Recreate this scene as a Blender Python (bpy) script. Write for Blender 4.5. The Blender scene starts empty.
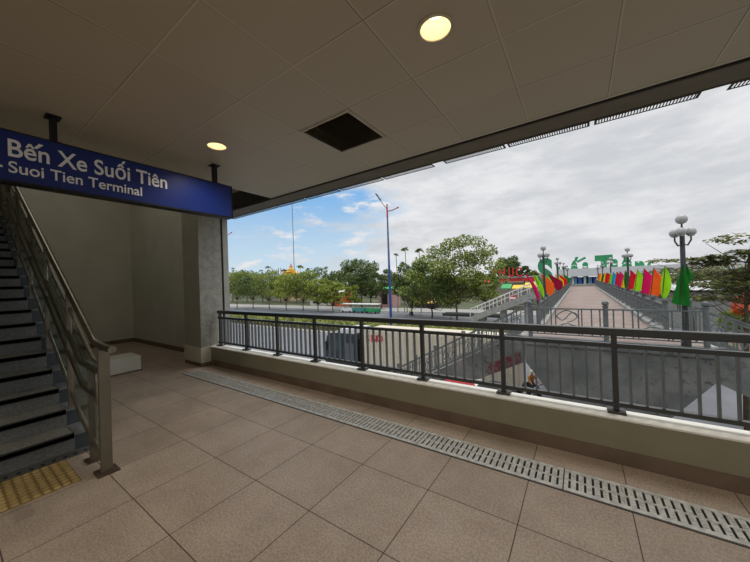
import bpy, bmesh, math, random
from mathutils import Vector, Matrix, Euler
random.seed(7)
S = bpy.context.scene
COL = S.collection
PI = math.pi
H = 1.53                                   # eye height above the concourse floor
GZ = -6.2                                  # street level below the concourse floor

# ------------------------------------------------------------------ camera
yaw, pit, rol, FPX = -0.598058, 0.00475236, -0.03448733, 300.2735
cy, sy = math.cos(yaw), math.sin(yaw)
FW = Vector((sy*math.cos(pit), cy*math.cos(pit), math.sin(pit)))
RT = Vector((cy, -sy, 0)); UP = RT.cross(FW)
c_, s_ = math.cos(rol), math.sin(rol)
RT, UP = c_*RT + s_*UP, -s_*RT + c_*UP
cam = bpy.data.cameras.new('camera'); camo = bpy.data.objects.new('camera', cam); COL.objects.link(camo)
M3 = Matrix((RT, UP, -FW)).transposed()
camo.matrix_world = Matrix.Translation((0, 0, H)) @ M3.to_4x4()
cam.sensor_fit = 'HORIZONTAL'; cam.sensor_width = 36; cam.lens = 36*FPX/750
cam.clip_start = .02; cam.clip_end = 3000
S.camera = camo
def ray(x, y): return (x-375)/FPX*RT - (y-281)/FPX*UP + FW
def at(x, y, Y):
    d = ray(x, y); return d*(Y/d.y) + Vector((0, 0, H))
def atz(x, y, z):
    d = ray(x, y); return d*((z-H)/d.z) + Vector((0, 0, H))

# ------------------------------------------------------------------ materials
class NT:
    def __init__(s, m):
        m.use_nodes = True; s.t = m.node_tree; s.n = s.t.nodes; s.l = s.t.links
    def new(s, kind, **kw):
        n = s.n.new(kind)
        for k, v in kw.items():
            if k in ('operation', 'blend_type', 'data_type', 'noise_dimensions', 'feature', 'distance'): setattr(n, k, v)
        return n
    def link(s, a, b): s.l.new(a, b)
    def math(s, op, a, b=None, c=None, clamp=False):
        n = s.n.new('ShaderNodeMath'); n.operation = op; n.use_clamp = clamp
        for i, v in enumerate((a, b, c)):
            if v is None: continue
            if isinstance(v, (int, float)): n.inputs[i].default_value = v
            else: s.l.new(v, n.inputs[i])
        return n.outputs[0]
    def mix(s, f, a, b, bt='MIX'):
        n = s.n.new('ShaderNodeMix'); n.data_type = 'RGBA'; n.blend_type = bt
        for i, v in ((0, f), (6, a), (7, b)):
            if isinstance(v, (int, float)): n.inputs[i].default_value = v
            elif isinstance(v, tuple): n.inputs[i].default_value = (*v[:3], 1)
            else: s.l.new(v, n.inputs[i])
        return n.outputs[2]
    def noise(s, vec, scale, detail=3, rough=.55):
        n = s.n.new('ShaderNodeTexNoise'); n.inputs['Scale'].default_value = scale
        n.inputs['Detail'].default_value = detail; n.inputs['Roughness'].default_value = rough
        if vec is not None: s.l.new(vec, n.inputs['Vector'])
        return n.outputs[0]
    def smooth(s, v, a, b, lo=0., hi=1.):
        n = s.n.new('ShaderNodeMapRange'); n.interpolation_type = 'SMOOTHSTEP'
        s.l.new(v, n.inputs[0])
        for i, q in enumerate((a, b, lo, hi)): n.inputs[1+i].default_value = q
        return n.outputs[0]
def srgb(r, g, b):
    f = lambda c: (c/255/12.92 if c/255 <= .04045 else ((c/255+.055)/1.055)**2.4)
    return (f(r), f(g), f(b))
MATS = {}
def mat(name, col, rough=.6, metal=0., var=.15, scale=4., fine=0., bump=0., bscale=60., emit=0., spec=.5, alpha=1., trans=0.):
    if name in MATS: return MATS[name]
    m = bpy.data.materials.new(name); N = NT(m); b = N.n['Principled BSDF']
    b.inputs['Roughness'].default_value = rough; b.inputs['Metallic'].default_value = metal
    b.inputs['Specular IOR Level'].default_value = spec
    tc = N.n.new('ShaderNodeTexCoord'); v = tc.outputs['Object']
    dark = tuple(c*(1-var) for c in col); lite = tuple(min(1, c*(1+var)) for c in col)
    nz = N.noise(v, scale); f = N.smooth(nz, .3, .7)
    out = N.mix(f, dark, lite)
    if fine:
        f2 = N.smooth(N.noise(v, bscale, 2), .35, .65, 1-fine, 1+fine)
        out = N.mix(1., out, f2, 'MULTIPLY')
    N.link(out, b.inputs['Base Color'])
    if bump:
        bp = N.n.new('ShaderNodeBump'); bp.inputs['Strength'].default_value = bump; bp.inputs['Distance'].default_value = .01
        N.link(N.noise(v, bscale, 3), bp.inputs['Height']); N.link(bp.outputs[0], b.inputs['Normal'])
    if emit:
        b.inputs['Emission Color'].default_value = (*col, 1); b.inputs['Emission Strength'].default_value = emit
    if trans: b.inputs['Transmission Weight'].default_value = trans
    if alpha < 1: b.inputs['Alpha'].default_value = alpha
    MATS[name] = m; return m

def grid_lines(N, v, x0, px, y0, py, w):
    sp = N.n.new('ShaderNodeSeparateXYZ'); N.link(v, sp.inputs[0])
    res = []; idx = []
    for o, a, p in ((sp.outputs[0], x0, px), (sp.outputs[1], y0, py)):
        t = N.math('DIVIDE', N.math('SUBTRACT', o, a), p)
        idx.append(N.math('FLOOR', t))
        fr = N.math('FRACT', t)
        d = N.math('MULTIPLY', N.math('MINIMUM', fr, N.math('SUBTRACT', 1., fr)), p)
        res.append(N.smooth(d, w*.35, w, 1., 0.))
    cx = N.n.new('ShaderNodeCombineXYZ'); N.link(idx[0], cx.inputs[0]); N.link(idx[1], cx.inputs[1])
    wn = N.n.new('ShaderNodeTexWhiteNoise'); wn.noise_dimensions = '3D'; N.link(cx.outputs[0], wn.inputs['Vector'])
    return res, wn.outputs['Value']

def floor_mat():
    m = bpy.data.materials.new('floor_tiles'); N = NT(m); b = N.n['Principled BSDF']
    v = N.n.new('ShaderNodeTexCoord').outputs['Object']
    (lx, ly), rnd = grid_lines(N, v, -.365, .599, 1.405, .604, .0045)
    base = N.mix(N.smooth(N.noise(v, 2.2, 5, .65), .3, .72), srgb(168, 150, 133), srgb(196, 178, 160))
    base = N.mix(.34, base, N.mix(N.smooth(N.noise(v, 70, 3), .4, .6), srgb(146, 129, 113), srgb(212, 194, 176)))
    base = N.mix(N.math('MULTIPLY', rnd, .22), base, srgb(144, 129, 113))
    g = N.math('MAXIMUM', lx, ly)
    N.link(N.mix(g, base, srgb(78, 62, 50)), b.inputs['Base Color'])
    b.inputs['Roughness'].default_value = .5; b.inputs['Specular IOR Level'].default_value = .35
    N.link(N.smooth(N.noise(v, 6, 4), .3, .7, .42, .62), b.inputs['Roughness'])
    bp = N.n.new('ShaderNodeBump'); bp.inputs['Strength'].default_value = .25; bp.inputs['Distance'].default_value = .004
    N.link(N.math('SUBTRACT', N.noise(v, 110, 2), N.math('MULTIPLY', g, 2.)), bp.inputs['Height']); N.link(bp.outputs[0], b.inputs['Normal'])
    return m
def ceil_mat():
    m = bpy.data.materials.new('ceiling_panels'); N = NT(m); b = N.n['Principled BSDF']
    v = N.n.new('ShaderNodeTexCoord').outputs['Object']
    (lx, ly), rnd = grid_lines(N, v, -.36, .598, .772, .602, .005)
    base = N.mix(rnd, srgb(190, 180, 156), srgb(195, 185, 161))
    (hx, hy), _ = grid_lines(N, v, -.352, .598, .780, .602, .006)
    base = N.mix(N.math('MULTIPLY', N.math('MAXIMUM', hx, hy), .5), base, srgb(226, 220, 202))
    strength = N.smooth(N.noise(v, .8, 1), .35, .6, .2, .7)
    g = N.math('MULTIPLY', N.math('MAXIMUM', lx, ly), strength)
    N.link(N.mix(g, base, srgb(84, 76, 60)), b.inputs['Base Color'])
    b.inputs['Roughness'].default_value = .45
    return m
def concrete_mat(name, a, c2, blot=.5, scale=3., bump=.6):
    m = bpy.data.materials.new(name); N = NT(m); b = N.n['Principled BSDF']
    v = N.n.new('ShaderNodeTexCoord').outputs['Object']
    base = N.mix(N.smooth(N.noise(v, scale, 5, .65), .3, .7), a, c2)
    bl = N.math('MULTIPLY', N.smooth(N.noise(v, scale*4.5, 6, .75), .54, .6), N.smooth(N.noise(v, scale*.4, 2), .4, .6))
    base = N.mix(N.math('MULTIPLY', bl, blot), base, tuple(x*.3 for x in a))
    N.link(base, b.inputs['Base Color']); b.inputs['Roughness'].default_value = .85
    bp = N.n.new('ShaderNodeBump'); bp.inputs['Strength'].default_value = bump; bp.inputs['Distance'].default_value = .012
    N.link(N.noise(v, 34, 4, .6), bp.inputs['Height']); N.link(bp.outputs[0], b.inputs['Normal'])
    return m
def leaf_mat(name, a, c2, sc=1.2):
    m = bpy.data.materials.new(name); N = NT(m); b = N.n['Principled BSDF']
    v = N.n.new('ShaderNodeTexCoord').outputs['Object']
    base = N.mix(N.smooth(N.noise(v, sc, 4, .7), .36, .64), a, c2)
    N.link(base, b.inputs['Base Color']); b.inputs['Roughness'].default_value = .6
    tr = N.n.new('ShaderNodeBsdfTranslucent'); N.link(base, tr.inputs[0])
    mx = N.n.new('ShaderNodeMixShader'); mx.inputs[0].default_value = .3
    N.link(b.outputs[0], mx.inputs[1]); N.link(tr.outputs[0], mx.inputs[2]); N.link(mx.outputs[0], N.n['Material Output'].inputs[0])
    return m
def paver_mat():
    m = bpy.data.materials.new('pink_pavers'); N = NT(m); b = N.n['Principled BSDF']
    v = N.n.new('ShaderNodeTexCoord').outputs['Object']
    br = N.n.new('ShaderNodeTexBrick'); N.link(v, br.inputs['Vector'])
    br.inputs['Scale'].default_value = 2.; br.inputs['Color1'].default_value = (*srgb(136, 114, 106), 1); br.inputs['Color2'].default_value = (*srgb(152, 132, 122), 1)
    br.inputs['Mortar'].default_value = (*srgb(108, 94, 88), 1); br.inputs['Mortar Size'].default_value = .035
    N.link(N.mix(N.smooth(N.noise(v, .9, 4), .35, .7, 0, .4), br.outputs[0], srgb(158, 150, 142)), b.inputs['Base Color'])
    b.inputs['Roughness'].default_value = .8
    return m

FLOOR = floor_mat(); CEIL = ceil_mat()
WALL = mat('wall_paint', srgb(214, 212, 196), .7, var=.05, scale=1.5)
CREAM = mat('cream_paint', srgb(222, 214, 192), .65, var=.05, scale=3, bump=.1, bscale=80)
SKIRT = mat('skirting_tile', srgb(120, 100, 82), .5, var=.15)
COLC = concrete_mat('rough_column_concrete', srgb(156, 156, 146), srgb(184, 183, 172), .35, 8, 1.)
COLS = mat('smooth_column_paint', srgb(176, 172, 152), .7, var=.06)
FASC = mat('fascia_paint', srgb(112, 102, 84), .6, var=.12)
TRIM = mat('ceiling_trim', srgb(214, 208, 192), .5, var=.04)
DARKM = mat('dark_louvre_metal', srgb(70, 64, 52), .6, var=.1)
RAILM = mat('grey_rail_paint', srgb(66, 68, 66), .3, .2, var=.08, spec=.6)
BALM = mat('baluster_sidelit', srgb(118, 123, 125), .3, .3, var=.06)  # lighter than the rails, side light put into the colour
BASEM = mat('post_base_dark', srgb(70, 70, 66), .5, .2)
STEEL = mat('brushed_steel', srgb(132, 127, 112), .3, .85, var=.1, scale=14)
STEELP = mat('end_post_steel', srgb(120, 113, 98), .42, .5, var=.08, scale=10)
STAIRG = mat('dark_granite_riser', srgb(110, 112, 110), .55, var=.2, scale=40, fine=.3, bscale=170)
STAIRT = mat('granite_tread', srgb(142, 140, 130), .6, var=.15, scale=30, fine=.2, bscale=150)
NOSE = mat('black_nosing', srgb(32, 32, 31), .7)
SIDEC = mat('stair_side_tile', srgb(62, 70, 76), .5, var=.15)
SIDET = mat('stair_side_top', srgb(120, 124, 126), .5, var=.1)
TACT = mat('tactile_yellow', srgb(150, 126, 76), .6, var=.12, scale=12)
GRATE = mat('galvanised_grate', srgb(214, 211, 203), .34, .35, var=.2, scale=22)
VOID = mat('void_shade', srgb(26, 24, 22), .8)  # near-black stand-in for shade inside drain, gap, vent and openings
BLUE = mat('sign_blue', srgb(15, 40, 116), .35, var=.06, scale=2)
BLACKM = mat('black_metal', srgb(26, 26, 28), .45, .3)
WHITET = mat('sign_white', srgb(240, 240, 240), .5, var=.02)
CONC = concrete_mat('weathered_concrete', srgb(92, 94, 93), srgb(120, 121, 118), .8, 1.1, .4)
CONC2 = concrete_mat('grey_concrete', srgb(140, 141, 138), srgb(166, 166, 160), .4, 2., .4)
PAVER = paver_mat()
BRAIL = mat('bridge_rail_grey', srgb(104, 109, 110), .5, .1, var=.15, scale=8)
ROAD = mat('road_asphalt', srgb(112, 114, 118), .85, var=.08, scale=.3, fine=.05, bscale=8)
KERB = mat('kerb_concrete', srgb(196, 194, 186), .8, var=.1)
GRASS = mat('park_ground', srgb(76, 82, 52), .9, var=.4, scale=.2)
BARK = mat('bark', srgb(84, 72, 58), .9, var=.25, scale=6)
PBARK = mat('pale_bark', srgb(140, 134, 120), .9, var=.2, scale=6)
LEAFA = leaf_mat('leaf_olive', srgb(66, 88, 36), srgb(172, 184, 92), 2.)
LEAFB = leaf_mat('leaf_dark', srgb(48, 68, 38), srgb(126, 146, 78), 2.)
LEAFC = leaf_mat('leaf_bright', srgb(88, 110, 38), srgb(176, 184, 84), 2.)
LEAFD = leaf_mat('leaf_grey', srgb(62, 70, 46), srgb(148, 148, 84), 2.)
FLOWER = leaf_mat('orange_flowers', srgb(214, 70, 40), srgb(240, 140, 80), 2)
GLASS = mat('pale_glass', srgb(214, 228, 222), .05, var=.02, trans=1., spec=.4)

# ------------------------------------------------------------------ mesh builder
OFF = {}
class MB:
    def __init__(s): s.v = []; s.f = []
    def add(s, vs, fs):
        o = len(s.v); s.v += [Vector(p) for p in vs]; s.f += [tuple(i+o for i in q) for q in fs]; return s
    def box(s, x0, x1, y0, y1, z0, z1):
        return s.add([(x0,y0,z0),(x1,y0,z0),(x1,y1,z0),(x0,y1,z0),(x0,y0,z1),(x1,y0,z1),(x1,y1,z1),(x0,y1,z1)],
                     [(3,2,1,0),(4,5,6,7),(0,1,5,4),(1,2,6,5),(2,3,7,6),(3,0,4,7)])
    def cbox(s, c, d, rz=0.):
        R = Matrix.Rotation(rz, 3, 'Z'); hx, hy, hz = (q/2 for q in d); c = Vector(c)
        vs = [c + R @ Vector(p) for p in ((-hx,-hy,-hz),(hx,-hy,-hz),(hx,hy,-hz),(-hx,hy,-hz),(-hx,-hy,hz),(hx,-hy,hz),(hx,hy,hz),(-hx,hy,hz))]
        return s.add(vs, [(3,2,1,0),(4,5,6,7),(0,1,5,4),(1,2,6,5),(2,3,7,6),(3,0,4,7)])
    def prism(s, poly, axis, a, b):                # poly in the two other axes
        n = len(poly)
        def P(u, v, w): return {'x': (w, u, v), 'y': (u, w, v), 'z': (u, v, w)}[axis]
        vs = [P(u, v, a) for u, v in poly] + [P(u, v, b) for u, v in poly]
        return s.add(vs, [tuple(range(n))[::-1], tuple(range(n, 2*n))] + [(i, (i+1) % n, n+(i+1) % n, n+i) for i in range(n)])
    def bar(s, p0, p1, w, h):                      # rectangular bar, w sideways, h up
        p0, p1 = Vector(p0), Vector(p1); d = (p1-p0).normalized()
        u = Vector((0,0,1)) if abs(d.z) < .95 else Vector((0,1,0))
        a = d.cross(u).normalized(); b = a.cross(d).normalized()
        vs = []
        for p in (p0, p1):
            vs += [p+a*w/2*i+b*h/2*j for i, j in ((-1,-1),(1,-1),(1,1),(-1,1))]
        return s.add(vs, [(3,2,1,0),(4,5,6,7),(0,1,5,4),(1,2,6,5),(2,3,7,6),(3,0,4,7)])
    def tube(s, pts, r, n=8, cap=True, r1=None):
        pts = [Vector(p) for p in pts]; m = len(pts); vs = []; fs = []
        up = None
        for i, p in enumerate(pts):
            d = (pts[min(i+1, m-1)] - pts[max(i-1, 0)]).normalized()
            if up is None:
                up = Vector((0,0,1)) if abs(d.z) < .9 else Vector((0,1,0))
            a = d.cross(up).normalized(); b = a.cross(d).normalized(); up = b
            k = 1.
            if 0 < i < m-1:
                c = (pts[i]-pts[i-1]).normalized().dot((pts[i+1]-pts[i]).normalized())
                k = 1/max(.6, math.sqrt(max(0, (1+c)/2)))**.5
            rr = r if r1 is None else r+(r1-r)*i/(m-1)
            vs += [p + (a*math.cos(2*PI*j/n) + b*math.sin(2*PI*j/n))*rr*k for j in range(n)]
        for i in range(m-1):
            for j in range(n):
                fs.append((i*n+j, i*n+(j+1) % n, (i+1)*n+(j+1) % n, (i+1)*n+j))
        if cap: fs += [tuple(range(n))[::-1], tuple(range((m-1)*n, m*n))]
        return s.add(vs, fs)
    def lathe(s, prof, c=(0,0,0), n=16):
        c = Vector(c); vs = []; fs = []; m = len(prof)
        for r, z in prof: vs += [c+Vector((r*math.cos(2*PI*j/n), r*math.sin(2*PI*j/n), z)) for j in range(n)]
        for i in range(m-1):
            for j in range(n): fs.append((i*n+j, i*n+(j+1) % n, (i+1)*n+(j+1) % n, (i+1)*n+j))
        if prof[0][0] > 1e-4: fs.append(tuple(range(n))[::-1])
        if prof[-1][0] > 1e-4: fs.append(tuple(range((m-1)*n, m*n)))
        return s.add(vs, fs)
    def ball(s, c, r, sz=1., n=14):
        return s.lathe([(max(1e-5, r*math.sin(PI*i/8)), -r*sz*math.cos(PI*i/8)) for i in range(9)], c, n)
    def build(s, name, m, parent=None, loc=None, smooth=False, bevel=0.):
        me = bpy.data.meshes.new(name)
        off = Vector(OFF.get(parent.name, (0,0,0))) if parent else Vector(loc or (0,0,0))
        me.from_pydata([tuple(p-off) for p in s.v], [], s.f); me.update()
        bm = bmesh.new(); bm.from_mesh(me)
        if len(bm.faces) < 3000: bmesh.ops.recalc_face_normals(bm, faces=bm.faces)
        bm.to_mesh(me); bm.free()
        me.materials.append(m)
        if smooth:
            me.polygons.foreach_set('use_smooth', [True]*len(me.polygons))
            try: me.set_sharp_from_angle(angle=.7)
            except Exception: pass
        o = bpy.data.objects.new(name, me); COL.objects.link(o)
        if parent: o.parent = parent
        else: o.location = off
        OFF[o.name] = tuple(off)
        if bevel:
            bv = o.modifiers.new('bevel', 'BEVEL'); bv.width = bevel; bv.segments = 2; bv.limit_method = 'ANGLE'
        return o
def tag(o, label=None, cat=None, group=None, kind=None):
    for k, v in (('label', label), ('category', cat), ('group', group), ('kind', kind)):
        if v: o[k] = v
    return o
def thing(name, label, cat, loc=(0,0,0), group=None):
    o = bpy.data.objects.new(name, None); COL.objects.link(o); o.location = loc; o.empty_display_size = .1
    OFF[o.name] = tuple(loc); return tag(o, label, cat, group)
def struct(mb, name, m, **kw): return tag(mb.build(name, m, **kw), kind='structure')
def copy_tree(o, parent=None):
    c = o.copy(); COL.objects.link(c); c.parent = parent
    for ch in list(o.children): copy_tree(ch, c)
    return c

# ------------------------------------------------------------------ the concourse shell
X0, X1, YB = -11.2, 9., -6.5
struct(MB().box(X0, X1, YB, 3.09, -.3, 0).box(X0, -6.13, 3.09, 3.4, -.3, 0), 'floor', FLOOR)
struct(MB().box(-6.14, 10, 3.09, 3.29, -.9, .35), 'wall_parapet', mat('parapet_shaded', srgb(150, 143, 118), .65, var=.05, scale=3, bump=.1, bscale=80))  # same cream as the ledge, darkened so its shade is in the colour
struct(MB().box(-6.13, 10, 3.083, 3.297, .35, .366), 'trim_ledge_lit', mat('ledge_lit_top', srgb(246, 242, 230), .6, var=.03), bevel=.003)  # thin cap, whitened to stand in for strong light on the ledge top
struct(MB().box(-6.02, X1, 3.078, 3.095, 0, .115), 'baseboard_parapet', SKIRT)
struct(MB().box(X0-.2, X0, YB, 3.6, -.3, 5.6), 'wall_left', WALL)
struct(MB().box(X0, -6.8, 3.38, 3.6, -.3, 5.6), 'wall_side', WALL)
struct(MB().box(X0, -6.8, 3.365, 3.38, 0, .11).box(X0, X0+.015, 1.9, 3.365, 0, .11), 'baseboard_left', SKIRT)
struct(MB().box(-4.2, X1, YB-.2, YB, -.9, .37), 'wall_back', CREAM)
struct(MB().box(X0, -4.2, YB-.2, YB, -.3, 5.6), 'wall_back_stair', WALL)
struct(MB().box(X1, X1+.2, YB-.2, 3.29, -.9, .37), 'wall_right', CREAM)
# column: rough flank, smooth front, cream foot
c0, c1 = -6.79, -6.13
struct(MB().box(c0, c1, 2.915, 3.36, .372, 3.6), 'trim_column', COLC)
struct(MB().box(c0+.001, c1-.004, 2.911, 2.9155, .372, 3.6), 'trim_column_front', COLS)
struct(MB().box(c0-.03, c1+.015, 2.895, 3.36, .075, .372), 'trim_column_foot', CREAM, bevel=.004)
struct(MB().box(c0-.02, c1+.01, 2.905, 3.36, 0, .075), 'baseboard_column', SKIRT)
struct(MB().box(c0, c1-.01, 3.41, 3.52, -.3, 3.02), 'trim_column_fin', mat('pale_fin', srgb(176, 176, 168), .7, var=.06))
struct(MB().box(c0, c1-.03, 3.36, 3.41, -.3, 3.02), 'trim_column_joint', BLACKM)

# ceiling with real holes for the downlights and the air vent
lights = [(-.65, 1.67), (-3.06, 1.67), (1.76, 1.67), (-.65, -.75), (-3.06, -.75), (1.76, -.75), (-.65, -3.2), (1.76, -3.2)]  # first two are seen, the rest added out of view for fill light
CZ = 3.0
ce = MB().box(-4.19, X1, YB, 3.18, CZ, CZ+.14).build('ceiling', CEIL)
cut = MB()
for x, y in lights: cut.lathe([(.09, CZ-.05), (.09, CZ+.3)], (x, y, 0), 32)
cut.box(-2.145, -1.595, 2.015, 2.575, CZ-.05, CZ+.3)
co = cut.build('cutter', CEIL)
bo = ce.modifiers.new('b', 'BOOLEAN'); bo.object = co; bo.operation = 'DIFFERENCE'; bo.solver = 'EXACT'
dg = bpy.context.evaluated_depsgraph_get()
me = bpy.data.meshes.new_from_object(ce.evaluated_get(dg)); ce.modifiers.clear(); ce.data = me
bpy.data.objects.remove(co)
tag(ce, kind='structure')
struct(MB().box(-4.2, X1, 3.165, 3.185, CZ-.006, CZ+.02).box(-4.205, -4.18, YB, 3.185, CZ-.008, CZ+.02), 'trim_ceiling', TRIM)
struct(MB().box(-4.19, X1, YB, 3.6, CZ+.3, CZ+.5), 'ceiling_slab', mat('roof_slab', srgb(90, 84, 72), .8))
struct(MB().box(-4.22, -4.1, YB, 3.6, CZ+.145, 5.6), 'wall_header', mat('header_dark', srgb(170, 156, 126), .8))
struct(MB().box(X0, -4.1, YB, 3.6, 5.6, 5.8), 'ceiling_stairwell', WALL)
struct(MB().box(-6.9, -4.2, 3.27, 3.56, CZ+.1, 5.6), 'wall_stairwell_front', mat('header_dark', srgb(120, 108, 84), .8))
# fascia beam over the opening
fb = MB().box(-6.15, X1, 3.225, 3.555, CZ, CZ+.3)
struct(fb, 'trim_fascia', FASC)
struct(MB().box(-6.15, X1, 3.19, 3.225, CZ+.03, CZ+.3), 'trim_fascia_gap_shade', VOID)  # dark filler, puts the shade of the recess into its colour
struct(MB().box(-6.15, X1, 3.222, 3.24, CZ-.012, CZ+.01).box(-6.15, X1, 3.535, 3.557, CZ-.004, CZ+.01), 'trim_fascia_lip', DARKM)
# soffit grilles outside the fascia, sky shows through the slots
edges = [(-6.1, -5.36), (-5.33, -4.62), (-4.59, -3.84), (-3.80, -3.07), (-3.04, -2.27), (-2.24, -1.495), (-1.345, -.64), (-.61, .127), (.163, .874), (1.035, 1.75)]
for i, (a, b) in enumerate(edges):
    n = len(edges)-i
    where = {1: 'at the right end of the opening, right of the wide notch', 2: 'left of the right-hand notch in the ceiling edge', 3: 'second left of the right-hand notch',
             4: 'between the two notches, right of the left notch', 5: 'just left of the left notch'}.get(n, ['nearest the concrete column', 'second from the concrete column', 'third from the concrete column', 'fourth from the concrete column', 'fifth from the concrete column'][min(i, 4)])
    g = thing('soffit_grille', 'dark slotted soffit grille '+where, 'vent grille', (a, 3.6, CZ), 'soffit grilles along the opening')
    MB().box(a, b, 3.557, 3.569, CZ-.006, CZ-.001).box(a, b, 3.649, 3.66, CZ-.006, CZ-.001).box(a, a+.02, 3.569, 3.649, CZ-.006, CZ-.001).box(b-.02, b, 3.569, 3.649, CZ-.006, CZ-.001).build('frame', DARKM, g)
    sl = MB(); x = a+.032
    while x < b-.03:
        sl.box(x, x+.0095, 3.569, 3.649, CZ-.004, CZ-.002); x += .0215
    sl.build('slat_panel', DARKM, g)

# air vent in the ceiling
v = thing('ceiling_vent', 'dark square louvred air vent in a pale frame set in the ceiling', 'vent', (-1.87, 2.295, CZ))
MB().box(-2.17, -1.57, 1.99, 2.015, CZ-.008, CZ+.02).box(-2.17, -1.57, 2.575, 2.6, CZ-.008, CZ+.02).box(-2.17, -2.145, 2.015, 2.575, CZ-.008, CZ+.02).box(-1.595, -1.57, 2.015, 2.575, CZ-.008, CZ+.02).build('frame', mat('vent_frame', srgb(186, 178, 160), .5), v)
sl = MB()
for k in range(26):
    y = 2.02+k*.0215
    sl.add([(-2.14, y, CZ), (-1.6, y, CZ), (-1.6, y+.016, CZ+.02), (-2.14, y+.016, CZ+.02), (-2.14, y, CZ+.003), (-1.6, y, CZ+.003), (-1.6, y+.016, CZ+.023), (-2.14, y+.016, CZ+.023)], [(0,1,2,3),(4,5,6,7),(0,1,5,4),(2,3,7,6),(0,3,7,4),(1,2,6,5)])
sl.build('louvre', mat('louvre_brown', srgb(108, 100, 80), .6), v)
MB().box(-2.145, -1.595, 2.015, 2.575, CZ+.12, CZ+.13).build('backing', VOID, v)

# recessed downlights
RING = mat('downlight_ring', srgb(200, 190, 160), .4)
CAN = mat('downlight_can', srgb(255, 238, 200), .35, var=.03, emit=.42)  # reflector wall glows by itself, standing in for lamplight on it
LENS = mat('downlight_lens', srgb(255, 246, 222), .5, var=.02, emit=1.4)
names = ['large round recessed downlight overhead, right of the vent', 'small round recessed downlight above the blue sign']
for i, (x, y) in enumerate(lights):
    lab = names[i] if i < 2 else 'round recessed downlight out of view, added for fill light'
    d = thing('downlight', lab, 'ceiling light', (x, y, CZ), 'recessed ceiling downlights')
    rg = MB().lathe([(.088, -.001), (.104, -.001), (.106, -.006), (.088, -.008), (.088, -.001)], (x, y, CZ), 32); rg.f = [q for q in rg.f if len(q) == 4]
    rg.build('ring', RING, d, smooth=True)
    can = MB(); can.lathe([(.0895, 0), (.086, .06), (.08, .125)], (x, y, CZ), 32); can.f = [q for q in can.f if len(q) == 4]
    can.build('reflector', CAN, d, smooth=True)
    MB().lathe([(.07, .108), (.071, .113)], (x, y, CZ), 28).build('lens', LENS, d)
    li = bpy.data.lights.new('downlight_lamp', 'SPOT'); li.energy = 30; li.color = (1, .9, .76); li.spot_size = 2.2; li.spot_blend = .8; li.shadow_soft_size = .02
    lo = bpy.data.objects.new('downlight_lamp', li); COL.objects.link(lo); lo.location = (0, 0, .012); lo.parent = d

# ------------------------------------------------------------------ drain in front of the parapet
struct(MB().box(-5.985, 3.4, 2.5, 2.79, -.02, .0015), 'floor_drain_shade_plate', VOID)  # flat dark plate standing in for the shaded trench below the grates
ords = ['nearest the right edge of the floor', 'second from the right edge of the floor', 'third from the right edge', 'fourth from the right edge', 'third from the concrete column', 'second from the concrete column', 'at the far end beside the concrete column']
xs = [2.18, 1.017, -.146, -1.309, -2.472, -3.635, -4.798, -5.961]
for i in range(7):
    a, b = xs[i+1]+.004, xs[i]-.004
    g = thing('drain_grate', 'slotted metal drain grate in the floor, '+ords[i], 'drain grate', (a, 2.645, 0), 'drain grates along the parapet')
    fr = MB().box(a, b, 2.504, 2.54, .001, .008).box(a, b, 2.64, 2.655, .001, .007).box(a, b, 2.75, 2.786, .001, .008)
    n = int((b-a-.03)/.046); p = (b-a-.02)/n
    for k in range(n+1):
        x = a+.01+k*p
        fr.box(max(a, x-.016), min(b, x+.016), 2.54, 2.64, .001, .006).box(max(a, x-.016), min(b, x+.016), 2.655, 2.75, .001, .006)
    for k in range(n+1):
        x = a+.01+k*p
        if a+.012 < x < b-.012:
            for y in (2.56, 2.59, 2.62, 2.675, 2.703, 2.73): fr.cbox((x, y, .0065), (.016, .013, .004))
    fr.build('slotted_plate', GRATE, g)
struct(MB().box(-5.98, 3.4, 2.492, 2.504, 0, .004).box(-5.98, 3.4, 2.786, 2.796, 0, .004), 'trim_drain', mat('drain_edge', srgb(70, 66, 60), .5))

# ------------------------------------------------------------------ parapet railing
RY = 3.22
posts = [.222-.889*k for k in range(-1, 8)]
pr = thing('railing', 'dark grey metal railing with vertical bars along the parapet ledge', 'railing', (-6.0, RY, .366))
xa, xb = -6.05, 3.0
MB().bar((xa, RY, 1.045), (xb, RY, 1.045), .07, .065).build('top_rail', RAILM, pr, bevel=.012)
MB().bar((xa, RY, .93), (xb, RY, .93), .045, .036).build('middle_rail', RAILM, pr, bevel=.004)
MB().bar((xa, RY, .44), (xb, RY, .44), .045, .036).build('bottom_rail', RAILM, pr, bevel=.004)
allposts = [3.0-.111, 2.0] + posts
for x in [2.0] + posts:
    po = MB().box(x-.02, x+.02, RY-.014, RY+.032, .366, 1.02).build('post', RAILM, pr, bevel=.003)
    MB().box(x-.062, x+.062, RY-.05, RY+.06, .366, .388).build('base_plate', BASEM, po, bevel=.003)
bays = sorted(posts+[2.0])
for x0 in bays:
    for j in range(1, 9):
        x = x0+j*.0988
        if x < 2.0: MB().box(x-.0075, x+.0075, RY-.017, RY+.017, .45, .92).build('baluster', BALM, pr)

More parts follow.
